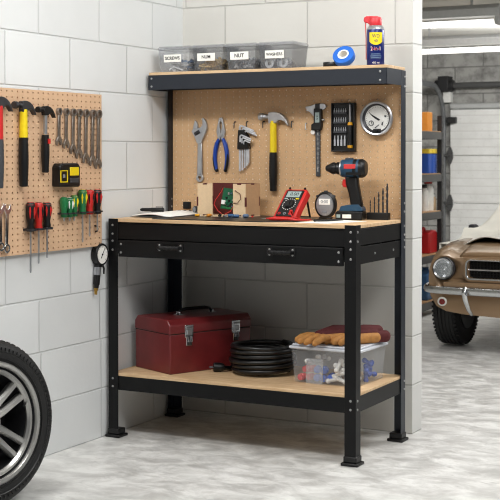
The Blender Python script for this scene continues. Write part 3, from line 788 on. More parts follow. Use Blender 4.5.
# small open wooden case with a circuit board
bx0, bx1, by0, by1, bz = .268, .505, .295, .430, .143
t = thing('project_box', 'open pale wooden box holding a green circuit board', 'box', ((bx0+bx1)/2, (by0+by1)/2, ZB+.004)); cx = (bx0+bx1)/2; hw = (bx1-bx0)/2; hd = (by1-by0)/2
b = MB(); b.box(-hw, hw, -hd, hd, 0, .004); b.build('bottom', M['card'], t)
b = MB(); b.box(-hw+.004, hw-.004, hd-.004, hd, .004, bz); b.build('back_panel', M['maroon'], t)['label'] = 'dark red back panel'
for x, mm in ((-hw, M['card']), (hw-.004, M['card_brown_shaded'])):  # right side gets the darker copy, its shade put into the colour
    b = MB(); b.box(x, x+.004, -hd+.004, hd, .004, bz); sd = b.build('side_panel', mm, t)
    for y0, y1, z0, z1 in ((-.014, .014, bz-.005, bz+.0003), (hd-.010, hd-.003, .045, .085), (-.014, .014, .0035, .009)):
        b = MB(); b.box(x-.0004, x+.0044, y0, y1, z0, z1); b.build('slot', M['maroon'], sd)
for x0, x1, mm in ((-hw, -.045, M['card']), (.058, hw, M['card'])):
    b = MB(); b.box(x0, x1, -hd, -hd+.004, .004, bz)
    xm = (x0+x1)/2; pn = b.build('front_panel', mm, t)
    xe = x0 if x0 < 0 else x1
    for q0, q1, z0, z1 in ((xm-.010, xm+.010, bz-.005, bz+.0003), (xm-.010, xm+.010, .0035, .009), (xe-.004, xe+.004, .045, .085)):
        b = MB(); b.box(q0, q1, -hd-.0004, -hd+.0044, z0, z1); b.build('slot', M['maroon'], pn)
pc = MB(); pc.box(-.036, .036, -.001, .001, 0, .082); pb = pc.build('circuit_board', M['pcb'], t, loc=(.020, -.045, .030), rot=(R(-8), R(6), R(-8))); pb.scale = (1.12, 1, 1.12)
rnd = random.Random(3)
for k in range(16):
    x, z = rnd.uniform(-.030, .024), rnd.uniform(.006, .070); w, h = rnd.uniform(.004, .012), rnd.uniform(.004, .010)
    b = MB(); b.box(x, x+w, -.006, -.001, z, z+h); b.build('chip', [M['blackplastic'], M['blackplastic'], M['pcb'], M['steel'], M['anchor']][k % 5], pb)
b = MB(); b.box(-.030, -.014, -.011, -.001, .018, .034); b.build('connector', M['white'], pb)
b = MB(); b.box(-.024, .030, -.008, -.001, .003, .010); b.build('terminal_block', M['green'], pb)
b = MB(); b.box(.026, .036, -.012, -.001, .024, .046); b.build('connector', M['white'], pb)
for pts in ([(-.040, .02, .122), (-.026, -.02, .106), (-.016, -.052, .098), (-.036, -.056, .070), (-.040, -.060, .052), (-.018, -.066, .026), (.002, -.066, .012)], [(.052, -.05, .050), (.044, -.064, .024), (.016, -.069, .010)]):
    b = MB(); b.tube(pts, .0016, 6); b.build('wire', M['red'], t)
b = MB(); b.tube([(.050, .02, .140), (.058, -.03, .130), (.072, -.072, .112), (.096, -.074, .100), (.100, -.075, .078), (.084, -.076, .060), (.056, -.066, .060)], .0016, 6); b.build('wire', M['maroon'], t)

# loose components on the mat in front of the box
comp = [(.285, .265, 'orangetip', .010, 'small yellow tipped connector on the mat before the open box'), (.325, .272, 'brass', .007, 'tiny brass part on the mat before the open box'), (.345, .262, 'orange', .012, 'orange wire connector on the mat under the circuit board'), (.395, .268, 'blackplastic', .012, 'small black part on the mat before the open box'), (.425, .258, 'steel', .010, 'small silver part on the mat before the open box'), (.448, .270, 'jugblue', .013, 'small blue capacitor on the mat, left of another blue one'), (.478, .262, 'jugblue', .012, 'small blue capacitor on the mat under the shaded box panel'), (.520, .268, 'anchor', .014, 'pale blue grey part on the mat near the box corner'), (.556, .262, 'red', .008, 'tiny red part on the mat at the right box corner')]
for k, (x, y, mm, r, lb) in enumerate(comp):
    t = thing('electronic_component', lb, 'component', (x, y, ZB+.004), R(k*37), 'loose parts on the work mat')
    b = MB(); b.lathe([(0, -r), (r*.5, -r), (r*.55, -r*.8), (r*.55, r*.7), (r*.4, r), (0, r)], (0, 0, r*.55), (1, 0, 0), 12); b.build('body', M[mm], t)
    b = MB(); b.tube([(-r, 0, r*.55), (-r*1.4, 0, r*.5), (-r*1.9, 0, .0008)], .0007, 5); b.tube([(r, 0, r*.55), (r*1.4, 0, r*.5), (r*1.9, 0, .0008)], .0007, 5); b.build('lead', M['steel'], t)

# multimeter leaning on its stand
t = thing('multimeter', 'red digital multimeter propped up on the black mat', 'multimeter', (.738, .182, ZB+.006), R(-5)); t.scale = (1.08, 1.08, 1.08)
LEAN = Euler((R(-44), 0, 0)).to_matrix().to_4x4()
body = MB(); body.prism([(-.047, 0), (.047, 0), (.050, .006), (.049, .070), (.050, .150), (.044, .158), (-.044, .158), (-.050, .150), (-.049, .070), (-.050, .006)], 0, .034); hs = body.build('holster', M['red'], t, bevel=.006, seg=3, rot=(R(-44), 0, 0), loc=(0, 0, .0))
b = MB(); b.box(-.038, .038, -.004, .006, .014, .148); fp = b.build('face_panel', M['blackplastic'], hs, bevel=.003)
b = MB(); b.box(-.030, .030, -.0055, 0, .110, .140); b.build('screen', M['lcd'], fp, bevel=.001)
text('0.00', .022, M['ink'], fp, (.004, -.0058, .125), (R(90), 0, 0), 'digits')
b = MB(); b.lathe([(0, 0), (.021, 0), (.019, .006), (0, .006)], (0, -.004, .074), (0, -1, 0), 28); b.box(-.004, .004, -.013, -.008, .056, .092); b.build('dial_knob', M['blackplastic'], fp)
b = MB()
for k in range(18):
    a = 2*pi*k/18; b.box(cos(a)*.027-.0016, cos(a)*.027+.0016, -.0048, -.0038, .074+sin(a)*.027-.0016, .074+sin(a)*.027+.0016)
b.build('scale_marks', M['white'], fp)
for x, mm in ((-.024, 'lcd'), (.026, 'yellow')):
    b = MB(); b.box(x-.007, x+.007, -.006, 0, .099, .105); b.build('button', M[mm], fp)
for x in (-.024, 0, .024):
    b = MB(); b.annulus(circ(x, .026, .0062, 16), circ(x, .026, .0035, 16), -.0058, -.003); b.build('socket', M['red'] if x else M['grey'], fp)
b = MB(); b.tube([(-.034, .112, .118), (-.034, .150, .004), (.034, .150, .004), (.034, .112, .118)], .0045, 8); b.build('stand', M['blackplastic'], t)
t = thing('test_lead', 'red test probe with its cable lying before the multimeter', 'test lead', (0, 0, ZB+.004))
b = MB(); b.lathe([(0, 0), (.0025, 0), (.003, .012), (.006, .016), (.0075, .040), (.006, .085), (.004, .10), (0, .10)], (.700, .108, .0080), (1, .07, 0), 12); b.build('probe_handle', M['red'], t)
b = MB(); b.cyl((.700, .108, .008), (.678, .1065, .006), .0014, .0006, 8); b.build('probe_tip', M['steel'], t)
b = MB(); b.tube([(.798, .115, .008), (.83, .115, .005), (.87, .14, .0035), (.875, .165, .0035), (.84, .158, .004), (.80, .148, .016), (.782, .158, .034), (.784, .1785, .040)], .0026, 8); b.lathe([(0, 0), (.0055, 0), (.0055, .018), (.004, .022), (0, .022)], (.784, .1655, .0400), (0, .69, -.72), 10); b.build('cable', M['red'], t)

# round digital timer
t = thing('digital_timer', 'round black and silver digital timer standing behind the multimeter', 'timer', (.862, .340, ZB+.005), R(6))
b = MB(); b.lathe([(0, .014), (.040, .014), (.046, .008), (.046, -.012), (.041, -.018), (.0, -.018)], (0, 0, 0), (0, -1, 0), 40)
for v in b.bm.verts: v.co.z = v.co.z*1.22+.057
cs = b.build('case', M['blackplastic'], t)
b = MB(); b.lathe([(0, .0135), (.0385, .0135), (.037, .0165), (0, .0165)], (0, 0, 0), (0, -1, 0), 40)
for v in b.bm.verts: v.co.z = v.co.z*1.20+.057
fc = b.build('face', M['steel'], t)
b = MB(); b.box(-.025, .025, -.0185, -.016, .058, .083); b.build('screen', M['paper'], fc, bevel=.001)
text('0:00', .019, M['grey'], fc, (0, -.0189, .0705), (R(90), 0, 0), 'digits')
b = MB(); b.box(-.010, .010, -.0185, -.016, .024, .032); b.build('emblem', M['grey'], fc, bevel=.001)
for x, z, a in ((0, .113, 0), (.036, .094, 0), (-.036, .094, 0)):
    b = MB(); b.cyl((x*.9, 0, z-.006), (x, 0, z+.004), .008, n=14); b.build('button', M['darkgrey'], t)
b = MB(); b.box(-.028, .028, -.010, .016, 0, .006); b.build('foot', M['blackplastic'], t, bevel=.002)

# cordless drill, chuck to the left
t = thing('cordless_drill', 'blue cordless drill standing on its battery on the tabletop', 'drill', (.944, .385, ZB), R(8)); t.scale = (.90, 1, .99)
b = MB(); b.lathe([(0, -.036), (.031, -.034), (.037, -.026), (.039, .0), (.039, .058), (.035, .074), (.027, .084), (0, .086)], (0, 0, .217), (1, 0, 0), 28)
hs = b.build('motor_housing', M['tealblue'], t)
b = MB(); b.prism([(-.012, .185), (.048, .187), (.052, .150), (.060, .110), (.070, .066), (.068, .046), (.014, .046), (.014, .066), (.006, .110), (-.008, .150)], -.019, .019); b.build('handle', M['blackplastic'], t, bevel=.010, seg=3)
b = MB(); b.lathe([(0, .056), (.0396, .057), (.0396, .070), (.036, .078), (.0285, .087), (0, .089)], (0, 0, .217), (1, 0, 0), 28); b.box(.0, .072, -.0395, -.029, .190, .201); b.lathe([(.0390, .030), (.0398, .032), (.0398, .044), (.0390, .046)], (0, 0, .217), (1, 0, 0), 28); b.build('rubber_cap', M['blackplastic'], hs)
b = MB(); b.box(-.010, .046, -.0398, -.028, .215, .235); lbp = b.build('side_label', M['bossred'], hs, bevel=.002)
b = MB(); b.box(-.012, .024, -.010, .010, .250, .262); b.build('gear_switch', M['darkgrey'], hs, bevel=.003)
b = MB(); b.lathe([(0, -.036), (.032, -.036), (.036, -.032), (.036, -.026), (0, -.026)], (0, 0, .217), (1, 0, 0), 28); b.build('torque_collar', M['steel'], hs)
b = MB(); b.lathe([(0, -.108), (.008, -.108), (.012, -.104), (.020, -.086), (.024, -.078), (.024, -.062), (.0225, -.060), (.0225, -.056), (.026, -.052), (.027, -.037), (0, -.037)], (0, 0, .217), (1, 0, 0), 24)
for k in range(12):
    a = 2*pi*k/12; b.box(-.075, -.063, cos(a)*.0245-.001, cos(a)*.0245+.001, .217+sin(a)*.0245-.001, .217+sin(a)*.0245+.001)
b.build('chuck', M['blackplastic'], t)
b = MB(); b.prism([(-.012, .172), (-.024, .170), (-.027, .150), (-.021, .138), (-.004, .136), (-.004, .172)], -.010, .010); b.build('trigger', M['red'], t, bevel=.003)
b = MB(); b.box(-.013, -.003, -.012, .012, .174, .182); b.build('direction_switch', M['red'], t, bevel=.002)
b = MB(); b.prism([(-.034, .040), (-.026, .058), (.006, .064), (.056, .066), (.074, .050), (.076, .038), (-.034, .038)], -.034, .034); b.build('battery_mount', M['tealblue'], t, bevel=.006)
b = MB(); b.prism([(-.050, .0), (.074, .0), (.078, .006), (.078, .036), (-.040, .040), (-.052, .030)], -.038, .038); bt = b.build('battery', M['blackplastic'], t, bevel=.004)
b = MB(); b.box(-.016, .026, -.0390, -.0375, .008, .024); b.build('label', M['paper'], bt)
b = MB(); b.box(-.044, -.026, -.0390, -.0375, .010, .024); b.build('charge_lamps', M['lcd'], bt)

# drill bits in their block
t = thing('drill_bit_stand', 'small black block of drill bits at the right end of the tabletop', 'drill bits', (1.058, .440, ZB), R(4))
b = MB(); b.box(-.048, .048, -.015, .015, 0, .030); b.build('block', M['blackplastic'], t, bevel=.002)
for k, (h, r) in enumerate(((.052, .0024), (.066, .0028), (.086, .0033), (.102, .0038), (.122, .0045))):
    x = -.036+k*.0185
    b = MB(); b.cyl((x, 0, .029), (x, 0, .030+h*.35), r*.95, n=10)
    n = 40; z0, z1 = .030+h*.35, .030+h
    for s in (0, pi):
        pts = [(x+cos(s+q/n*9)*r*.55, sin(s+q/n*9)*r*.55, z0+(z1-z0)*q/n) for q in range(n+1)]
        b.tube(pts, [r*.58]*(n-1)+[r*.4, r*.1], 6)
    b.build('drill_bit', M['dark_steel'], t)

# papers and tweezers at the front right
t = thing('paper_sheet', 'white sheet of paper under the black tweezers before the drill', 'paper', (0, 0, ZB+.0005))
b = MB(); b.prism([(.845, .075), (1.000, .050), (1.075, .270), (.945, .330)], 0, .0012, 'XY'); b.build('sheet', M['paper'], t)
t = thing('tweezers', 'black tweezers lying on the white paper before the drill', 'tweezers', (.940, .185, ZB+.006), R(50))
for s in (-1, 1):
    b = MB(); b.tube([(-.055, s*.001, 0), (-.02, s*.006, .001), (.03, s*.010, .002), (.065, s*.013, .002)], [.003, .004, .004, .0025], 8); b.build('arm', M['blackplastic'], t)
b = MB(); b.ball((-.057, 0, .001), .006, 10); b.build('pivot', M['blackplastic'], t)

# ------------------------------------------------------------------ on the top shelf
def frustum(mb, w0, d0, w1, d1, z0, z1, t=0.002):
    """open tapered bin with wall thickness"""
    o0 = [(-w0, -d0), (w0, -d0), (w0, d0), (-w0, d0)]; o1 = [(-w1, -d1), (w1, -d1), (w1, d1), (-w1, d1)]
    vs = [(x, y, z0) for x, y in o0]+[(x, y, z1) for x, y in o1]
    vs += [(x-t*(1 if x > 0 else -1), y-t*(1 if y > 0 else -1), z0+t) for x, y in o0]+[(x-t*(1 if x > 0 else -1), y-t*(1 if y > 0 else -1), z1) for x, y in o1]
    fs = [(0, 3, 2, 1), (8, 9, 10, 11)]
    for i in range(4):
        j = (i+1) % 4
        fs += [(i, j, 4+j, 4+i), (8+i, 12+i, 12+j, 8+j), (4+i, 4+j, 12+j, 12+i)]
    mb._new(vs, fs)
def bin_(label, x0, x1, word, m, sz):
    w = (x1-x0)/2; d = .076
    t = thing('storage_bin', label, 'bin', ((x0+x1)/2, .430, ZTOP), 0, 'labelled parts bins on the top shelf')
    b = MB(); frustum(b, w-.012, d-.008, w-.003, d-.002, 0, .104); tb = b.build('tub', [m, M['binfront']], t, bevel=.003)
    for fc in tb.data.polygons:
        if fc.normal.y < -.8: fc.material_index = 1
    b = MB(); b.box(-w, w, -d, d, .102, .112); b.box(-w+.004, w-.004, -d+.004, d-.004, .112, .117); b.build('lid', M['binlid'], t, bevel=.003)
    b = MB(); lx = -.006 if w < .09 else -.02
    zl = .066
    b.box(lx-.045, lx+.045, -d+.0005, -d+.0015, zl-.017, zl+.017)
    lb = b.build('label_card', M['paper'], t, rot=(R(2.5), 0, 0), loc=(0, .0, .0)); lb.location = (0, .0028, 0)
    text(word, sz, M['ink'], lb, (lx, -d+.0002, zl), (R(90), 0, 0), bold=True)
    return t, w, d
bins = [('leftmost bin on the top shelf, holding grey screws and anchors', .026, .195, 'SCREWS', 'binclear', .020), ('second bin from the left on the top shelf, holding brass bits', .202, .364, 'NUM', 'bindark', .020), ('third bin from the left on the top shelf, holding steel nuts', .371, .526, 'NUT', 'bindark', .023), ('rightmost bin on the top shelf, holding large washers', .533, .705, 'WASHERS', 'bindark', .0175)]
rnd = random.Random(11)
def rod_in(b, w, d, z0, z1, L, r):
    a, e = rnd.uniform(0, pi), rnd.uniform(-.35, .5); v = Vector((cos(a)*cos(e), sin(a)*cos(e)*.6, sin(e)))*L/2
    c = Vector((rnd.uniform(-w, w), rnd.uniform(-d, d), rnd.uniform(z0, z1)))
    b.cyl(c-v, c+v, r, n=8); b.cyl(c+v, c+v*1.22, r*2.0, n=6)
for k, (lb, x0, x1, wd, mm, sz) in enumerate(bins):
    t, w, d = bin_(lb, x0, x1, wd, M[mm], sz)
    loc = t.location.copy()
    b = MB()
    if k == 0:
        for i in range(34): rod_in(b, w-.047, d-.030, .012, .050, .046, .0040)
        m1, l1, c1 = M['nutsteel'], 'heap of grey screws in the leftmost bin', 'screws'
    elif k == 1:
        for i in range(80): rod_in(b, w-.034, d-.026, .012, .054, .022, .0050)
        m1, l1, c1 = M['brass'], 'heap of brass coloured bits in the second bin', 'screws'
    elif k == 2:
        for i in range(74):
            c = Vector((rnd.uniform(-w+.030, w-.030), rnd.uniform(-d+.026, d-.026), rnd.uniform(.012, .052))); a = Vector((rnd.uniform(-1, 1), rnd.uniform(-1, 1), rnd.uniform(-1, 1))).normalized()*.005
            b.lathe([(.0045, -.004), (.0095, -.004), (.0095, .004), (.0045, .004)], c, a, 6, closed=True)
        m1, l1, c1 = M['nutsteel'], 'heap of steel nuts in the third bin', 'nuts'
    else:
        for i in range(34):
            c = Vector((rnd.uniform(-w+.034, w-.034), rnd.uniform(-d+.046, d-.026), rnd.uniform(.012, .042))); a = Vector((rnd.uniform(-1, 1), rnd.uniform(-1, 1), rnd.uniform(-1, 1))).normalized()
            b.lathe([(.006, -.0015), (.0125, -.0015), (.0125, .0015), (.006, .0015)], c, a, 14, closed=True)
        m1, l1, c1 = M['nutsteel'], 'heap of small washers in the rightmost bin', 'washers'
    tag(b.build(c1, m1, None, loc=loc), l1, c1, kind='stuff')
    if k == 0:
        b = MB()
        for i in range(16): rod_in(b, .014, d-.034, .016, .056, .024, .0042)
        for v in b.bm.verts: v.co.x += w-.036
        tag(b.build('wall_anchors', M['jugblue'], None, loc=loc), 'blue wall anchors at the right side of the leftmost bin', 'wall anchors', kind='stuff')
    if k == 3:
        for q, (x, lb2) in enumerate(((-.038, 'large steel washer seen through the bin front, left of a twin'), (.030, 'large steel washer seen through the bin front, right of a twin'))):
            b = MB(); b.lathe([(.0095, -.002), (.0205, -.002), (.0205, .002), (.0095, .002)], (0, 0, .0225), (0, 1, 0), 28, closed=True)
            tag(b.build('washer', M['nutsteel'], None, loc=(loc.x+x, loc.y-d+.0165, loc.z+.003), rot=(R(-8), 0, 0)), lb2, 'washer', 'large washers in the bin')
t = thing('tape_roll', 'roll of black tape lying flat on the top shelf', 'tape', (.858, .430, ZTOP))
b = MB(); b.lathe([(.028, 0), (.045, 0), (.0462, .002), (.0462, .022), (.045, .024), (.028, .024)], n=40, closed=True); b.build('tape', M['rubber'], t)
b = MB(); b.lathe([(.0255, .001), (.0282, .001), (.0282, .023), (.0255, .023)], n=40, closed=True); b.build('core', M['card'], t)
t = thing('tape_roll', 'roll of blue tape leaning on the black tape roll', 'tape', (.918, .400, ZTOP+.0455), rot=Euler((R(54), R(-14), R(14))))
b = MB(); b.lathe([(.024, -.014), (.045, -.014), (.0462, -.012), (.0462, .012), (.045, .014), (.024, .014)], n=44, closed=True); b.build('tape', M['tapeblue'], t)
b = MB(); b.lathe([(.0180, -.0135), (.0242, -.0135), (.0242, .0150), (.0180, .0150)], n=40, closed=True); b.build('core', M['paper'], t)
t = thing('spray_can', 'dark blue spray can with yellow shield and red cap', 'spray can', (1.050, .425, ZTOP), R(0))
b = MB(); b.lathe([(0, 0), (.0345, 0), (.0365, .003), (.0365, .150), (.0355, .153), (0, .153)], n=36); cn = b.build('can', M['canblue'], t)
b = MB(); b.lathe([(0, .152), (.0358, .152), (.0368, .155), (.034, .162), (.026, .170), (0, .171)], n=36); b.build('shoulder', M['steel'], t)
def wrap(pts2, r=.0369, seg=10, flip=0, th=.0008):
    """outline on the can wall: (angle-arc x, z) columns"""
    m = MB(); vs = []; fs = []
    for i, (x, z0, z1) in enumerate(pts2):
        a = -pi/2+x/r+R(24)
        vs += [(r*cos(a), r*sin(a), z0), (r*cos(a), r*sin(a), z1)]
    for i in range(len(pts2)-1): fs.append((2*i, 2*i+2, 2*i+3, 2*i+1))
    m._new(vs, fs); return m
sh = []
for i in range(21):
    x = -.029+.058*i/20; q = abs(x)/.029; sh.append((x, .088+.014*q**2.2, .140))
b = wrap(sh, .0371); b.build('shield', M['canyellow'], cn)['label'] = 'yellow shield shape'
def cantext(s, size, m, z, r=.0376, sx=1.0):
    o = text(s, size, m, cn, (0, 0, 0), (0, 0, 0), sx=1)
    for v in o.data.vertices:
        x, y, h = v.co; x *= sx; a = -pi/2+x/r+R(24); rr = r+h*.5
        v.co = (rr*cos(a), rr*sin(a), z+y)
    o.scale = (1, 1, 1); return o
cantext('WD', .021, M['canblue'], .124, sx=.85); cantext('40', .017, M['canblue'], .104, sx=.9)
# white and red stripe name
cantext('2-in-1', .024, M['paper'], .072, sx=.82); cantext('2-in-1', .021, M['cap'], .072, r=.0379, sx=.84)
for k, (z, s) in enumerate(((.050, .042), (.042, .050), (.034, .046))):
    b = wrap([(-s/2+s*i/8, z-.0018, z+.0018) for i in range(9)], .0371); b.build('small_print', M['anchor'], cn)
cantext('450 ml', .011, M['paper'], .014, sx=1)
b = MB(); b.lathe([(0, .164), (.024, .164), (.026, .168), (.026, .196), (.022, .206), (0, .207)], n=28)
b.prism([(-.046, .184), (-.050, .194), (-.048, .206), (-.036, .211), (.016, .208), (.020, .190), (-.012, .178), (-.024, .174), (-.030, .180)], -.014, .014); b.build('spray_cap', M['cap'], t, bevel=.004)
b = MB(); b.tube([(-.042, -.008, .182), (-.0395, -.008, .120), (-.0385, -.009, .030)], .0022, 8); b.build('straw', M['bossred'], t)

# ------------------------------------------------------------------ on the lower shelf
# toolbox
ang = math.atan2(.911, .412)
t = thing('toolbox', 'dark red metal toolbox with chrome latches on the lower shelf', 'toolbox', (.267, .065, ZS), ang)
TL, TW, TH = .430, .268, .168       # local x along the long side, y across (the end face looks to -x)
b = MB(); b.box(0, TL, 0, TW, 0, TH); b.build('body', M['toolbox'], t, bevel=.004)
c = .020
b = MB(); b.prism([(-.002, TH+.0015), (TW+.002, TH+.0015), (TW+.002, TH+.038), (TW-c, TH+.062), (c, TH+.062), (-.002, TH+.038)], -.003, TL+.003, 'YZ'); b.build('lid', M['toolbox'], t, bevel=.005)
b = MB(); b.box(.001, TL-.001, .001, TW-.001, TH-.002, TH+.003); b.build('seam', M['ink'], t)
for x in (.095, .345):
    b = MB(); b.prism([(x-.022, TH+.036), (x+.022, TH+.036), (x+.022, TH-.014), (x+.014, TH-.020), (x+.014, TH-.052), (x-.014, TH-.052), (x-.014, TH-.020), (x-.022, TH-.014)], -.007, -.002); lt = b.build('latch', M['chrome'], t, bevel=.0015)
    b = MB(); b.box(x-.012, x+.012, -.013, -.006, TH-.006, TH+.016); b.tube([(x-.010, -.010, TH-.012), (x-.010, -.014, TH-.034), (x+.010, -.014, TH-.034), (x+.010, -.010, TH-.012)], .0022, 8); b.cyl((x-.016, -.009, TH+.026), (x+.016, -.009, TH+.026), .004, n=10); b.build('lever', M['steel'], lt)
hx0, hx1, hy = .135, .315, TW/2
b = MB(); b.tube([(hx0, hy, TH+.066), (hx0+.012, hy, TH+.082), (hx0+.04, hy, TH+.086), (hx1-.04, hy, TH+.086), (hx1-.012, hy, TH+.082), (hx1, hy, TH+.066)], [.007, .008, .011, .011, .008, .007], 12, flat=.7); b.build('handle', M['blackplastic'], t)
for x in (hx0, hx1):
    b = MB(); b.box(x-.016, x+.016, hy-.018, hy+.018, TH+.060, TH+.066); b.tube([(x, hy-.012, TH+.064), (x, hy-.010, TH+.074), (x, hy+.010, TH+.074), (x, hy+.012, TH+.064)], .004, 8); b.build('handle_bracket', M['chrome'], t, bevel=.001)

# coiled cable
t = thing('coiled_cable', 'thick black cable coiled flat in the middle of the lower shelf', 'cable', (.588, .300, ZS)); t.scale = (1.04, 1.04, 1.04)
pts = []; turns = 6; n = 48; cr = .0098
for k in range(turns*n+1):
    a = 2*pi*k/n+1.2; q = k/(turns*n); lv = k/n
    rr = .126-.004*sin(lv*2.3)-.09*max(0, q-.93)
    pts.append((rr*cos(a)+.003*sin(lv*5), rr*sin(a)+.003*cos(lv*4), cr+min(lv, 5.45)*.0192+.003*sin(a*2+lv)*(q)*.6))
b = MB(); b.tube(pts, cr, 12); b.build('coil', M['rubber'], t)
pts = []
for k in range(3*n+1):
    a = 2*pi*k/n+.4; q = k/(3*n); rr = .103-.010*q
    pts.append((rr*cos(a), rr*sin(a), cr+.002+k/n*.017))
b = MB(); b.tube(pts, cr, 12); b.build('inner_coil', M['rubber'], t)
a0 = 1.2
b = MB(); b.tube([(.126*cos(a0)+.0, .126*sin(a0), cr), (-.02, .128, cr), (-.105, .085, cr), (-.138, .02, cr), (-.142, -.035, cr+.003), (-.150, -.064, cr+.008)], cr, 12); b.build('tail', M['rubber'], t)
b = MB(); b.lathe([(0, 0), (.012, 0), (.015, .006), (.019, .016), (.0195, .042), (.016, .046), (0, .046)], (-.148, -.060, .0198), (-.88, -.47, 0), 18); pg = b.build('plug', M['blackplastic'], t)
b = MB()
for s in (-1, 1): b.cyl((-.187+s*.004, -.081-s*.007, .0198), (-.203+s*.004, -.0895-s*.007, .0198), .0026, n=8)
b.build('prong', M['dark_steel'], pg)

# clear box with fittings
t = thing('storage_box', 'clear plastic box of small fittings on the lower shelf', 'storage box', (.945, .290, ZS), R(-2))
b = MB(); frustum(b, .140, .128, .150, .138, 0, .142, .0025); tub = b.build('tub', M['boxclear'], t, bevel=.006)
b = MB(); b.prism([(-.158, -.146), (.158, -.146), (.158, .146), (-.158, .146)], .138, .150, 'XY'); b.prism([(-.148, -.136), (.148, -.136), (.148, .136), (-.148, .136)], .150, .158, 'XY'); b.build('lid', M['boxlid'], t, bevel=.004)
b = MB(); b.box(-.003, .003, -.130, .130, .004, .12); b.build('divider', M['boxclear'], t)
b = MB(); b.prism([(-.085, .0), (-.010, .0), (-.004, .098), (-.078, .100)], -.134, -.131); b.box(-.080, -.006, -.1355, -.131, .088, .102); b.box(-.084, -.079, -.1355, -.131, .006, .096); b.box(-.012, -.006, -.1355, -.131, .006, .096); b.build('inner_tray', M['boxtray'], t, bevel=.002)
b0 = Vector((.945, .290, ZS+.004))
def fitting(name, label, x, y, z, m, r, L, rot, grp, cat, style=0):
    o = thing(name, label, cat, (b0.x+x, b0.y+y, b0.z+z), 0, grp, rot=rot)
    b = MB()
    if style == 0: b.lathe([(0, -L), (r*.92, -L), (r, -L*.8), (r, L*.3), (r*.86, L*.34), (r*.86, L), (0, L)], n=16)
    elif style == 1: b.lathe([(r*.5, -L), (r, -L), (r, L), (r*.5, L)], n=16, closed=True)
    else:
        b.cyl((0, 0, -L), (0, 0, L), r*.62, n=10); b.ball((0, 0, L), r*.9, 10); b.ball((0, 0, -L), r*.9, 10)
    b.build('body', m, o)
    return o
blues = [(-.052, -.098, .016), (-.022, -.100, .016), (.006, -.096, .016), (-.052, -.096, .050), (-.020, -.098, .050), (-.004, -.060, .018)]
bl = ['blue connector cap in the clear box, lower row left', 'blue connector cap in the clear box, lower row middle', 'blue connector cap in the clear box, lower row right', 'blue connector cap in the clear box, upper row left', 'blue connector cap in the clear box, upper row right', 'blue connector cap deeper inside the clear box behind the front ones']
for p, lb in zip(blues, bl): fitting('connector_cap', lb, *p, mat('cap_blue', (44, 104, 216), .4), .0155, .0145, (R(90), 0, R(8)), 'blue connector caps in the clear box', 'connector cap')
reds = [(-.118, -.104, .016, 'red cylinder at the left front corner inside the clear box'), (-.086, -.090, .016, 'red cap beside the blue caps inside the clear box'), (-.080, -.086, .050, 'upper red cap inside the clear box'), (-.108, -.080, .046, 'red cap leaning behind the red cylinder in the clear box')]
for x, y, z, lb in reds: fitting('connector_cap', lb, x, y, z, mat('cap_red', (206, 62, 66), .4), .0145, .0155, (R(90), 0, R(-18)), 'red connector caps in the clear box', 'connector cap')
rnd = random.Random(5)
for k, (x, y, z) in enumerate([(.024, -.105, .014), (.040, -.095, .040), (.056, -.108, .016), (.030, -.085, .066), (.072, -.100, .044), (.088, -.106, .016), (.060, -.080, .070), (.106, -.100, .040), (.112, -.085, .016), (.048, -.110, .075)]):
    fitting('pipe_fitting', 'white plastic pipe fitting in the heap in the right half of the clear box', x, y, z, M['white'], .0125, .024, (rnd.uniform(0, 3), rnd.uniform(0, 3), rnd.uniform(0, 3)), 'white pipe fittings in the clear box', 'pipe fitting', 2)
for k, (x, y, z) in enumerate([(-.09, -.105, .092), (-.05, -.095, .112), (-.02, -.08, .110)]):
    fitting('pipe_fitting', 'white plastic fitting above the red and blue caps in the clear box', x, y, z-.012, M['white'], .011, .016, (1.3, k, .4*k), 'white fittings above the caps', 'pipe fitting', 2)
for k, (y, z) in enumerate([(.010, .018), (.036, .020), (.012, .046), (.040, .050), (.062, .024), (.060, .056), (.028, .074)]):
    fitting('pipe_fitting', 'dark blue fitting in the heap at the right end of the clear box', .116-.004*(k % 2), y, z, M['blue'], .013, .015, (k*1.1, k*.7, k*.5), 'dark blue fittings in the clear box', 'pipe fitting', 2)

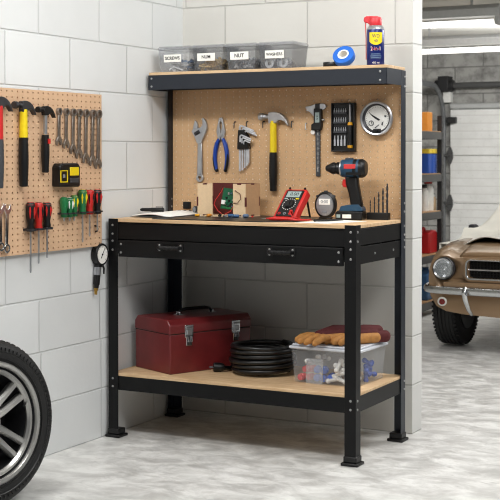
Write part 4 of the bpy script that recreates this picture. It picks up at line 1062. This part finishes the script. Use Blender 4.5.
# work gloves
def glove(label, loc, rz, mirror=1, roll=0):
    t = thing('work_glove', label, 'glove', loc, rz, 'pair of work gloves', rot=Euler((roll, 0, rz))); t.scale = (1.08, 1.15, 1.22)
    def blend(name, chains, m, vox=.004):
        b = MB()
        for pts, rad in chains:
            b.tube([(p[0], p[1]*mirror, p[2]) for p in pts], rad, 12, flat=1)
            b.ball((pts[0][0], pts[0][1]*mirror, pts[0][2]), rad[0], 12); b.ball((pts[-1][0], pts[-1][1]*mirror, pts[-1][2]), rad[-1], 12)
        o = b.build(name, m, t); r = o.modifiers.new('r', 'REMESH'); r.mode = 'VOXEL'; r.voxel_size = vox
        s = o.modifiers.new('s', 'SMOOTH'); s.factor = .5; s.iterations = 3
        bake(o)
        for p in o.data.polygons: p.use_smooth = True
        return o
    # palm lies flat, fingers towards -x, curled down over the front edge of the lid
    palm = [([(.075, .0, .022), (.02, .0, .024), (-.03, .0, .022)], [.024, .026, .022]), ([(.06, -.028, .020), (-.03, -.030, .019)], [.018, .018]), ([(.06, .028, .020), (-.03, .030, .019)], [.018, .018])]
    blend('palm', palm, M['glovetan'])
    for k, (y, L) in enumerate(((-.036, .072), (-.013, .088), (.011, .092), (.034, .080))):
        yy = y*1.42
        blend('finger', [([(-.028, y, .022), (-.028-L*.45, yy, .030-.002*k), (-.028-L*.8, yy*1.05, .020), (-.028-L, yy*1.08, .0135)], [.0125, .0138, .0132, .0110])], M['glovetan'], .0034)
    blend('finger', [([(.03, -.034, .018), (.005, -.062, .020), (-.025, -.074, .016)], [.016, .0155, .0125])], M['glovetan'], .0034)['label'] = 'thumb'
    blend('back_patch', [([(.085, .0, .036), (.02, .0, .042), (-.052, .0, .036)], [.022, .021, .011]), ([(.06, -.020, .032), (-.044, -.018, .034)], [.014, .009]), ([(.06, .020, .032), (-.044, .018, .034)], [.014, .009])], M['gloverd'])['label'] = 'maroon fabric back of the hand'
    blend('cuff', [([(.06, -.018, .020), (.105, -.020, .021)], [.020, .021]), ([(.06, .018, .020), (.105, .020, .021)], [.020, .021])], M['gloverd'])
    return t
glove('maroon and tan work glove lying in front, fingers over the lid', (.925, .236, ZS+.156), R(56))
glove('maroon and tan work glove tucked behind the front one', (1.028, .300, ZS+.156), R(52), -1)

# ------------------------------------------------------------------ loose wheel at the left
WR, WW = .286, .19
t = thing('loose_wheel', 'loose car wheel with silver twin-spoke rim standing by the left wall', 'wheel', (.222, -1.116, 0.001), rot=Euler((R(-4), 0, R(78))))
def wl(b, prof, n=96, closed=True): return b.lathe(prof, (0, 0, WR), (0, -1, 0), n, closed)
hw = WW/2
RR = .203
prof = [(RR-.010, -hw+.02), (RR+.006, -hw+.004), (WR-.030, -hw), (WR-.006, -hw+.018), (WR-.002, -hw+.035), (WR-.002, hw-.035), (WR-.006, hw-.018), (WR-.020, hw-.004), (WR-.040, hw+.002), (RR+.022, hw), (RR+.012, hw-.004), (RR+.004, hw-.012), (RR-.010, hw-.02)]
b = MB(); wl(b, prof)
# shoulder lugs
for k in range(72):
    a = 2*pi*k/72
    for s in (-1, 1):
        mx = Matrix.Translation((0, 0, WR)) @ Matrix.Rotation(a+(0 if s > 0 else .04), 4, 'Y')
        b.prism([(-.0075, WR-.016), (.0075, WR-.016), (.0085, WR-.0005), (-.0062, WR-.0005)], s*(hw-.028), s*(hw-.05), 'XZ', mx)
for z in (-.028, 0, .028): wl(b, [(WR-.003, z-.010), (WR+.003, z-.009), (WR+.003, z+.009), (WR-.003, z+.010)])
tr = b.build('tire', M['tire'], t)
b = MB(); wl(b, [(RR+.038, hw+.0015), (RR+.040, hw+.003), (RR+.043, hw+.003), (RR+.045, hw+.0012)]); wl(b, [(RR+.014, hw-.003), (RR+.016, hw+.0014), (RR+.019, hw+.0014), (RR+.021, hw-.001)])
for k in range(90):
    a = 2*pi*k/90; mx = Matrix.Translation((0, 0, WR)) @ Matrix.Rotation(a, 4, 'Y'); b.prism([(-.0012, RR+.046), (.0012, RR+.046), (.0012, RR+.056), (-.0012, RR+.056)], -hw-.0035, -hw+.004, 'XZ', mx)
b.build('sidewall_ribs', M['rubber'], tr)
b = MB(); wl(b, [(RR+.004, hw-.012), (RR+.009, hw-.003), (RR+.004, hw+.002), (RR-.006, hw+.001), (RR-.009, hw-.004), (RR-.009, hw-.012)])
wl(b, [(RR-.013, hw-.026), (RR-.017, hw-.014), (RR-.025, hw-.014), (RR-.032, hw-.024), (RR-.030, hw-.034)])
rim = b.build('rim', M['alu'], t)
b = MB(); wl(b, [(RR-.010, hw-.010), (RR-.014, hw-.028), (RR-.028, hw-.034), (RR-.032, hw-.06), (RR-.038, -hw+.03), (RR-.010, -hw+.012), (RR-.006, -hw+.03), (RR-.026, -.02), (RR-.012, hw-.045), (RR+.003, hw-.014)]); b.build('barrel', M['dark_steel'], rim)  # barrel coloured dark to paint in the shade inside the rim
# black disc added behind the spokes, standing in for the shade there
b = MB(); wl(b, [(0, -.050), (RR-.034, -.050), (RR-.034, -.045), (0, -.045)], 64, False); b.build('shade_disc', M['ink'], rim)
for k in range(5):
    a = R(57+72*k)
    mx = Matrix.Translation((0, 0, WR)) @ Matrix.Rotation(a, 4, 'Y')
    b = MB()
    for s in (-1, 1):
        pts = [(s*.013, .050), (s*.019, .080), (s*.024, .130), (s*.029, RR-.022)]
        wd = [.0180, .0135, .0115, .0140]; ys = [-.055, -.062, -.066, -.066]
        L = len(pts); vs = []
        for (x, r), w_, yy in zip(pts, wd, ys):
            vs += [mx @ Vector((x-w_, yy+.004, r)), mx @ Vector((x-w_*.55, yy-.006, r)), mx @ Vector((x+w_*.55, yy-.006, r)), mx @ Vector((x+w_, yy+.004, r)), mx @ Vector((x+w_*.8, yy+.026, r)), mx @ Vector((x-w_*.8, yy+.026, r))]
        fs = [tuple(range(5, -1, -1)), tuple((L-1)*6+j for j in range(6))]
        for i in range(L-1):
            for j in range(6): fs.append((i*6+j, i*6+(j+1) % 6, (i+1)*6+(j+1) % 6, (i+1)*6+j))
        b._new(vs, fs)
    sp = b.build('spoke', M['alu'], rim)
b = MB(); wl(b, [(0, .020), (.058, .020), (.070, .040), (.070, .052), (.062, .060), (.036, .062), (.034, .054), (0, .054)], 48, False); b.build('hub', M['alu'], rim, bevel=.002)
for k in range(5):
    a = R(57+72*k); mx = Matrix.Translation((0, 0, WR)) @ Matrix.Rotation(a, 4, 'Y'); c = mx @ Vector((0, -.0580, .049))
    b = MB(); b.lathe([(0, 0), (.0140, 0), (.0140, .007), (0, .007)], c, (0, -1, 0), 18); q = b.build('lug_hole', M['ink'], rim)
    b = MB(); b.lathe([(0, 0), (.0070, 0), (.0060, .005), (0, .006)], c+Vector((0, -.007, 0)), (0, -1, 0), 6); b.build('lug_nut', M['chrome'], rim)
b = MB(); b.lathe([(0, 0), (.022, 0), (.020, .006), (0, .008)], (0, -.056, WR), (0, -1, 0), 24); b.build('center_cap', M['darkgrey'], rim)
a = R(75); b = MB(); b.cyl((sin(a)*(RR-.028), -hw+.026, WR+cos(a)*(RR-.028)), (sin(a)*(RR-.050), -hw+.010, WR+cos(a)*(RR-.050)), .004, n=8); b.build('valve', M['rubber'], rim)

# ------------------------------------------------------------------ shelving rack in the far garage
RX0, RX1, RY0, RY1 = -.62, -.20, 3.55, 4.86
t = thing('storage_rack', 'dark steel rack with board shelves beyond the end of the partition', 'shelving rack', (0, 0, 0))
for x in (RX0, RX1-.035):
    for y in (RY0, RY1-.05):
        b = MB(); b.prism([(x, y), (x+.035, y), (x+.035, y+.05), (x+.030, y+.05), (x+.030, y+.005), (x, y+.005)], 0, 1.50, 'XY')
        up = b.build('upright', M['rackblack'], t)
        if x > -.5 and y > 4:
            for k in range(30):
                b = MB(); b.box(x+.0345, x+.0358, y+.018, y+.032, .10+k*.047, .122+k*.047); b.build('slot', M['rackgrey'], up)
SH = [.105, .452, .775, 1.06, 1.38]
for z in SH:
    b = MB(); b.box(RX0+.004, RX1-.004, RY0+.01, RY1-.06, z-.012, z); s = b.build('shelf', M['rackwood'], t)
    b = MB(); b.box(RX1-.006, RX1, RY0+.01, RY1-.05, z-.062, z-.006); b.box(RX0, RX0+.006, RY0+.01, RY1-.05, z-.062, z-.006)
    b.box(RX0, RX1, RY1-.058, RY1-.052, z-.062, z-.006); b.build('beam', M['rackgrey'], s)
def bottle(name, label, cat, x, y, z, r, h, m, mc, neck=.4, group=None, sq=1):
    o = thing(name, label, cat, (x, y, z), 0, group)
    b = MB(); b.lathe([(0, 0), (r*.95, 0), (r, .004), (r, h*.66), (r*.86, h*.76), (r*neck, h*.84), (r*neck, h*.88), (0, h*.88)], n=20); b.build('body', m, o, bevel=0)
    b = MB(); b.lathe([(0, 0), (r*neck*1.25, 0), (r*neck*1.15, h*.13), (0, h*.13)], (0, 0, h*.87), n=16); b.build('cap', mc, o)
    return o
z = SH[4]
t = thing('card_carton', 'orange carton on the top shelf of the far rack', 'carton', (-.32, 4.665, z))
b = MB(); b.box(-.09, .09, -.085, .02, 0, .140); b.build('box', M['orange'], t, bevel=.002)
b = MB(); b.box(-.088, .088, -.083, .018, .140, .143); b.build('flap', M['card_brown_shaded'], t)
for k, y in enumerate((4.685, 4.765, 4.845)):
    t = thing('oil_can', ['blue can with yellow lid, left of three, beside the partition edge', 'blue can with yellow lid, middle of three on the far rack', 'blue can with yellow lid, right of three, by the rack upright'][k], 'can', (-.30, y, SH[3]), 0, 'blue cans with yellow lids on the far rack')
    b = MB(); b.prism([(-.055, -.035), (.055, -.035), (.055, .035), (-.055, .035)], 0, .15, 'XY'); b.build('body', M['bottleblue'], t, bevel=.006)
    b = MB(); b.prism([(-.060, -.038), (.060, -.038), (.060, .038), (-.060, .038)], .15, .186, 'XY'); b.build('lid', M['bottleyellow'], t, bevel=.006)
z = SH[2]
bottle('spray_bottle', 'white bottle with dark cap on the middle shelf of the far rack', 'bottle', -.29, 4.675, z, .036, .20, M['white'], M['rackblack'], .5)
bottle('spray_bottle', 'white bottle with red cap on the middle shelf of the far rack', 'bottle', -.29, 4.760, z, .042, .235, M['white'], M['red'], .62)
bottle('spray_bottle', 'short pale bottle beside the red capped one on the far rack', 'bottle', -.28, 4.836, z, .028, .12, M['card'], M['white'], .6)
z = SH[1]
def jug(label, x, y, z, w, d, h, m, mc):
    o = thing('fluid_jug', label, 'jug', (x, y, z))
    b = MB(); b.prism([(-d, 0), (d, 0), (d, h*.74), (d*.5, h*.92), (-d*.3, h*.92), (-d, h*.80)], -w, w, 'YZ'); b.build('body', m, o, bevel=.012, seg=3)
    b = MB(); b.cyl((0, d*.1, h*.90), (0, d*.1, h), w*.42, n=16); b.build('cap', mc, o)
    b = MB(); b.tube([(0, -d*.35, h*.90), (0, -d*.6, h*1.0), (0, -d*.95, h*.92), (0, -d*.98, h*.70)], w*.22, 8); b.build('handle', m, o)
    return o
jug('large red jug with white cap on the second lowest rack shelf', -.30, 4.74, z, .065, .10, .19, M['jugred'], M['white'])
z = SH[0]
jug('blue plastic jug on the lowest shelf of the far rack', -.30, 4.70, z, .075, .125, .24, M['jugblue'], M['jugblue'])

# ------------------------------------------------------------------ the old car under its cover
CX, CY = 1.10, 2.87
car = thing('car', 'gold beige vintage car with round headlight and chrome bumper, parked nose out', 'car', (CX, CY, 0))
hwid = .722
def sect(y):
    """half outline of the body, from bottom centre outwards and up to the top centre"""
    q = max(0, 1-y/.5)
    w = hwid-.022*q**2.6
    zb = .235 if y < .2 else .21
    zt = .575+.060*min(1, y/.24)**.75+.022*min(1, y/.9)
    zh = zt+.012
    return [(0, zb-.02), (w-.22, zb), (w-.10, zb+.016), (w-.045, zb+.045), (w-.012, zb+.11), (w, .44), (w-.004, .505), (w-.020, zt-.012), (w-.060, zt+.012), (w-.115, zt+.014), (w-.150, zt+.001), (w-.165, zt+.002), (.20, zh+.006), (0, zh+.008)]
ysec = [0, .025, .08, .18, .30, .45, .7, 1.0, 1.3, 1.7, 2.2, 2.8, 3.3, 3.6, 3.75]
b = MB(); rings = []
for y in ysec:
    h = sect(y); yy = y
    full = h+[(-x, z) for x, z in reversed(h[1:-1])]
    if y > 3.5: full = [(x*(1-(y-3.5)*.25), z) for x, z in full]
    # the nose leans: the hood edge starts a little behind the grille, the valance tucks under
    rings.append([Vector((x, yy+(.0 if y > .1 else (.055*max(0, (.33-z)/.13)*(1-y/.1)))+(.02*max(0, (z-.545)/.03)*(1-y/.1) if y < .1 else 0), z)) for x, z in full])
n = len(rings[0]); vs = [v for r_ in rings for v in r_]; fs = [tuple(range(n-1, -1, -1)), tuple((len(rings)-1)*n+j for j in range(n))]
for i in range(len(rings)-1):
    for j in range(n): fs.append((i*n+j, i*n+(j+1) % n, (i+1)*n+(j+1) % n, (i+1)*n+j))
b._new(vs, fs)
body = b.build('body', M['gold'], car, ang=.55)
cutters = []
def cut(mb):
    o = mb.build('cutter', M['ink'], car); cutters.append(o)
    md = body.modifiers.new('c', 'BOOLEAN'); md.operation = 'DIFFERENCE'; md.object = o; md.solver = 'EXACT'
HLX, HLZ, HLR = -.602, .513, .060
GX = -.462                                       # left end of the grille opening
def gr_out(o):
    r = .03+o*.6
    x0, x1, z0, z1 = GX-o, -GX+o, .455-o, .572+o*.6
    pts = []
    for cx, cz, a0 in ((x1-r, z1-r, 0), (x0+r, z1-r, 90), (x0+r, z0+r, 180), (x1-r, z0+r, 270)):
        for k in range(5): a = R(a0+22.5*k); pts.append((cx+r*cos(a), cz+r*sin(a)))
    return pts
cut(MB().prism(gr_out(-.002), -.1, .10))
for s in (-1, 1): cut(MB().cyl((s*-HLX, -.2, HLZ), (s*-HLX, .085, HLZ), HLR+.008, n=40))
for s in (-1, 1):
    for y in (.36, 2.95): cut(MB().cyl((s*.40, y, .25), (s*.90, y, .25), .315 if y > 1 else .29, n=40))
bpy.context.view_layer.update()
bake(body)
for o in cutters: bpy.data.objects.remove(o)
body.data.materials.clear(); body.data.materials.append(M['gold'])
# hood with centre ridge and a front lip
def hood(u, v):
    x = -.515+u*1.03; y = .035+v*1.15
    zt = .575+.060*min(1, y/.24)**.75+.022*min(1, y/.9)
    return Vector((x, y, zt+.014+.006*cos(x*3)-.010*max(0, (.05-y)/.05)-.012*max(0, (abs(x)-.485)/.03)))
b = MB(); b.grid(hood, 40, 24); hd = b.build('hood', M['gold'], car); sl = hd.modifiers.new('t', 'SOLIDIFY'); sl.thickness = .02
# grille
b = MB(); b.annulus(gr_out(.014), gr_out(-.003), -.012, .012); b.build('grille_frame', M['gold'], car, bevel=.003)
b = MB(); b.annulus(gr_out(.003), gr_out(-.007), -.016, -.004); b.build('grille_trim', M['chrome'], car, bevel=.001)
b = MB(); b.prism(gr_out(-.004), .060, .064)
for k in range(46): b.box(-.45+k*.02-.0015, -.45+k*.02+.0015, .045, .062, .458, .570)
for k in range(7): b.box(-.45, .45, .046, .062, .466+k*.0155, .469+k*.0155)
b.build('grille_mesh', M['ink'], car)
b = MB(); b.box(-.452, .452, -.004, .006, .508, .517); b.build('grille_bar', M['chrome'], car, bevel=.002)
# headlights
for s in (-1, 1):
    x = s*-HLX
    b = MB(); b.lathe([(HLR+.008, -.004), (HLR+.009, .008), (HLR+.006, .011), (HLR+.002, .006), (HLR+.002, -.02), (HLR+.008, -.03)], (x, 0, HLZ), (0, -1, 0), 40, True); hl = b.build('headlight_bezel', M['dark_steel'], car)
    b = MB(); b.lathe([(HLR-.006, .012), (HLR+.003, .016), (HLR+.004, .004), (HLR-.002, .0)], (x, 0, HLZ), (0, -1, 0), 40, True); b.build('headlight_ring', M['chrome'], hl)
    b = MB(); b.lathe([(0, -.055), (.02, -.052), (.045, -.030), (HLR-.004, .002), (HLR-.004, -.03), (.03, -.066), (0, -.066)], (x, 0, HLZ), (0, -1, 0), 40); b.ball((x, .03, HLZ), .013, 12); b.build('reflector', M['chrome'], hl)
    b = MB(); b.lathe([(0, .020), (.03, .018), (.055, .012), (HLR-.001, .003), (HLR-.001, .0), (.05, .004), (0, .012)], (x, 0, HLZ), (0, -1, 0), 40)
    for k in range(7): b.box(x-.04+k*.0125, x-.037+k*.0125, -.0185, -.010, HLZ-.045, HLZ+.045)
    b.build('lens', M['lensclear'], hl)
    # lamp in the valance
    b = MB(); b.lathe([(0, 0), (.026, 0), (.029, .004), (.028, .012), (.022, .014), (.020, .010), (0, .010)], (s*-.617, .016, .312), (s*.1, -1, -.2), 28); sg = b.build('signal_ring', M['paper'], car)
    b = MB(); b.lathe([(0, .008), (.019, .008), (.017, .015), (0, .017)], (s*-.617, .016, .312), (s*.1, -1, -.2), 24); b.build('signal_lens', M['amber'], sg)
# bumper
bp = [(-.735, .30, .392), (-.742, .12, .392), (-.725, .02, .390), (-.68, -.045, .388), (-.55, -.066, .386), (-.25, -.078, .386), (0, -.082, .386)]
bp = bp+[(-x, y, z) for x, y, z in reversed(bp[:-1])]
def smoothpath(p, it=2):
    for _ in range(it):
        q = [p[0]]
        for a, c in zip(p[:-1], p[1:]): a = Vector(a); c = Vector(c); q += [tuple(a*.75+c*.25), tuple(a*.25+c*.75)]
        p = q+[p[-1]]
    return p
P_ = smoothpath(bp); b = MB(); vs = []; fs = []
pr = [(-.006, -.018), (.005, -.022), (.014, -.017), (.019, -.005), (.019, .008), (.012, .018), (.002, .022), (-.006, .019)]   # (outward, z)
for i, p in enumerate(P_):
    d = Vector(P_[min(i+1, len(P_)-1)])-Vector(P_[max(i-1, 0)]); d.z = 0; d.normalize(); o_ = Vector((d.y, -d.x, 0))
    for a, h in pr: vs.append(Vector(p)+o_*a+Vector((0, 0, h)))
k = len(pr)
for i in range(len(P_)-1):
    for j in range(k): fs.append((i*k+j, i*k+(j+1) % k, (i+1)*k+(j+1) % k, (i+1)*k+j))
fs += [tuple(range(k-1, -1, -1)), tuple((len(P_)-1)*k+j for j in range(k))]
b._new(vs, fs); bm_ = b.build('bumper', M['chrome'], car)
for s in (-1, 1):
    b = MB(); b.tube([(s*-.437, -.098, .412), (s*-.437, -.112, .385), (s*-.432, -.104, .34), (s*-.424, -.07, .28), (s*-.418, -.03, .245)], [.014, .017, .016, .013, .009], 12, flat=.8); b.build('overrider', M['chrome'], bm_)
b = MB(); b.box(-.60, .60, -.03, .02, .405, .435); b.build('gravel_pan', M['gold'], car, bevel=.006)
# wheels
for s in (-1, 1):
    for y in (.37, 2.95):
        wx = s*.648; r = .254; h = .078
        b = MB(); b.lathe([(.15, -h+.01), (.17, -h), (r-.03, -h), (r-.008, -h+.012), (r, -h+.03), (r, h-.03), (r-.008, h-.012), (r-.03, h), (.17, h), (.15, h-.01)], (0, 0, 0), (1, 0, 0), 56, True)
        for q in (-.046, -.023, 0, .023, .046): b.lathe([(r-.002, q-.0085), (r+.006, q-.008), (r+.006, q+.008), (r-.002, q+.0085)], (0, 0, 0), (1, 0, 0), 56, True)
        for q in range(56):
            mx = Matrix.Rotation(2*pi*q/56, 4, 'X')
            for ss in (-1, 1): b.box(min(ss*.056, ss*.074), max(ss*.056, ss*.074), -.006, .006, r-.012, r+.0012, mx)
        tr = b.build('tire', M['tire'], car, loc=(wx, y, .264))
        b = MB(); b.lathe([(0, s*.05), (.10, s*.07), (.145, s*.085), (.155, s*.088), (.155, -s*.08), (0, -s*.05)], (0, 0, 0), (1, 0, 0), 40); b.build('rim', M['dark_steel'], tr)
# underside
b = MB(); b.box(-.46, .46, .16, 3.3, .22, .26); b.box(-.12, .12, .35, .9, .17, .24); b.cyl((-.5, .37, .22), (.5, .37, .22), .025); b.build('underbody', M['ink'], car)
# cabin under the cover, door mirror
b = MB()
def cab(u, v):
    return None
CABY = [1.10, 1.62, 2.45, 3.20]; 
lv = [(.60, .625), (.60, .63), (.60, .63), (.58, .63)]
vs = [(-.64, .86, .62), (.64, .86, .62), (.64, 3.2, .62), (-.64, 3.2, .62), (-.54, 1.30, .965), (.54, 1.30, .965), (.50, 2.4, .965), (-.50, 2.4, .965)]
b._new(vs, [(0, 3, 2, 1), (4, 5, 6, 7), (0, 1, 5, 4), (1, 2, 6, 5), (2, 3, 7, 6), (3, 0, 4, 7)]); b.build('cabin', M['darkgrey'], car, bevel=.03, seg=3)
for s in (-1, 1):
    b = MB(); b.prism([(-.032, -.005), (.032, -.005), (.036, .018), (.020, .036), (-.026, .032)], -.03, .02); b.cyl((s*-.03, 0, -.04), (0, 0, .0), .012, n=10); b.build('side_mirror', M['dark_steel'], car, bevel=.012, seg=3, loc=(s*.742, 1.0, .696))

# canvas cover thrown over the cabin and the back of the hood
def ztop(x, y):
    zt = .575+.060*min(1, y/.24)**.75+.022*min(1, y/.9)+.020
    z = zt
    if y > .80:
        hx = .67-.10*min(1, max(0, (y-.80)/.50))
        zz = .64+.345*min(1, max(0, (y-.80)/.48))
        if y > 2.5: zz = .975-.345*min(1, (y-2.5)/.75)
        side = max(0, min(1, (abs(x)-(hx-.02))/.12))
        z = max(zt, zz*(1-side)+zt*side)
    return z
rnd = random.Random(2)
folds = [(rnd.uniform(0, 6), rnd.uniform(4, 11), rnd.uniform(-3, 3), rnd.uniform(.006, .014)) for _ in range(6)]
def cov(u, v):
    xx = -.86+u*1.72
    # the front edge runs slantwise: far forward on the left, with a scalloped hem
    y0 = .24+.05*sin(u*7+.9)
    y = y0+v*(3.72-y0)
    x = xx
    edge = .70
    drop = 0
    if abs(x) > edge:
        drop = (abs(x)-edge)*1.6; x = (edge+.02+.02*sin(y*9))*(1 if x > 0 else -1)
    z = ztop(x, y)+.014-drop
    for a, k1, k2, h in folds: z += h*sin(a+x*k1+y*k2+1.3*sin(y*2+a))
    z += .022*math.exp(-((y-.62+.25*x)/.09)**2)+.022*math.exp(-((y-.95-.6*(x+.5))/.07)**2)
    z += .016*max(0, 1-v*12)*sin(u*34)
    return Vector((x, y, z))
b = MB(); b.grid(cov, 110, 130); cv = b.build('car_cover', M['cover'], None, loc=(CX, CY, 0)); sl = cv.modifiers.new('t', 'SOLIDIFY'); sl.thickness = .006; sl.offset = 1
tag(cv, 'off white canvas cover draped over the cabin and hood of the gold car', 'car cover')

# ------------------------------------------------------------------ light
def area(name, loc, target, sx, sy, power, col=(1, 1, 1)):
    l = bpy.data.lights.new(name, 'AREA'); l.shape = 'RECTANGLE'; l.size = sx; l.size_y = sy; l.energy = power; l.color = col
    o = bpy.data.objects.new(name, l); COL.objects.link(o); o.location = loc
    o.rotation_euler = (Vector(target)-Vector(loc)).to_track_quat('-Z', 'Y').to_euler(); return o
area('workshop_light', (.55, -1.8, 2.93), (.55, .0, .1), 1.3, .4, 54, (1, .995, .98))
area('workshop_light', (2.9, -1.9, 2.93), (.4, -.2, .2), 1.6, .8, 58, (1, .995, .985))
area('workshop_light', (2.2, -.2, 2.93), (1.8, 1.0, 0), 1.2, .5, 34, (1, .995, .985))  # unseen lamp added to brighten the floor on the right
area('garage_fill_light', (.5, 5.1, 2.14), (-.3, 7.3, .8), 1.8, .4, 58, (1, .99, .97))  # unseen lamp turned to the far wall, added to brighten the door
area('garage_fill_light', (.3, 3.9, 2.14), (.0, 4.6, 0), 1.6, .3, 14, (1, .99, .97))
area('garage_fill_light', (2.1, 1.8, 2.12), (1.7, 1.6, 0), 1.2, .8, 46, (1, .99, .97))  # unseen lamp added above the floor beyond the partition to brighten it
w = bpy.data.worlds.new('World'); S.world = w; w.use_nodes = True
w.node_tree.nodes['Background'].inputs[0].default_value = (.95, .97, 1, 1); w.node_tree.nodes['Background'].inputs[1].default_value = .13

# ------------------------------------------------------------------ camera
f, yaw, pitch, yo = 1283.8132, .4857, .0151, 76.729
cd = bpy.data.cameras.new('camera'); cam = bpy.data.objects.new('camera', cd); COL.objects.link(cam)
cd.sensor_width = 36; cd.sensor_fit = 'HORIZONTAL'; cd.lens = f*36/500; cd.shift_x = 0; cd.shift_y = -yo/500
cam.location = (3.0871, -4.5545, 1.2075); cam.rotation_euler = (pi/2-pitch, 0, yaw); cd.clip_end = 100
cd.dof.use_dof = True; cd.dof.focus_distance = 5.35; cd.dof.aperture_fstop = 9.0
S.camera = cam
S.cycles.filter_width = 1.1
S.view_settings.view_transform = 'Standard'; S.view_settings.look = 'None'; S.view_settings.gamma = 1; S.view_settings.use_curve_mapping = False
S.view_settings.exposure = 0
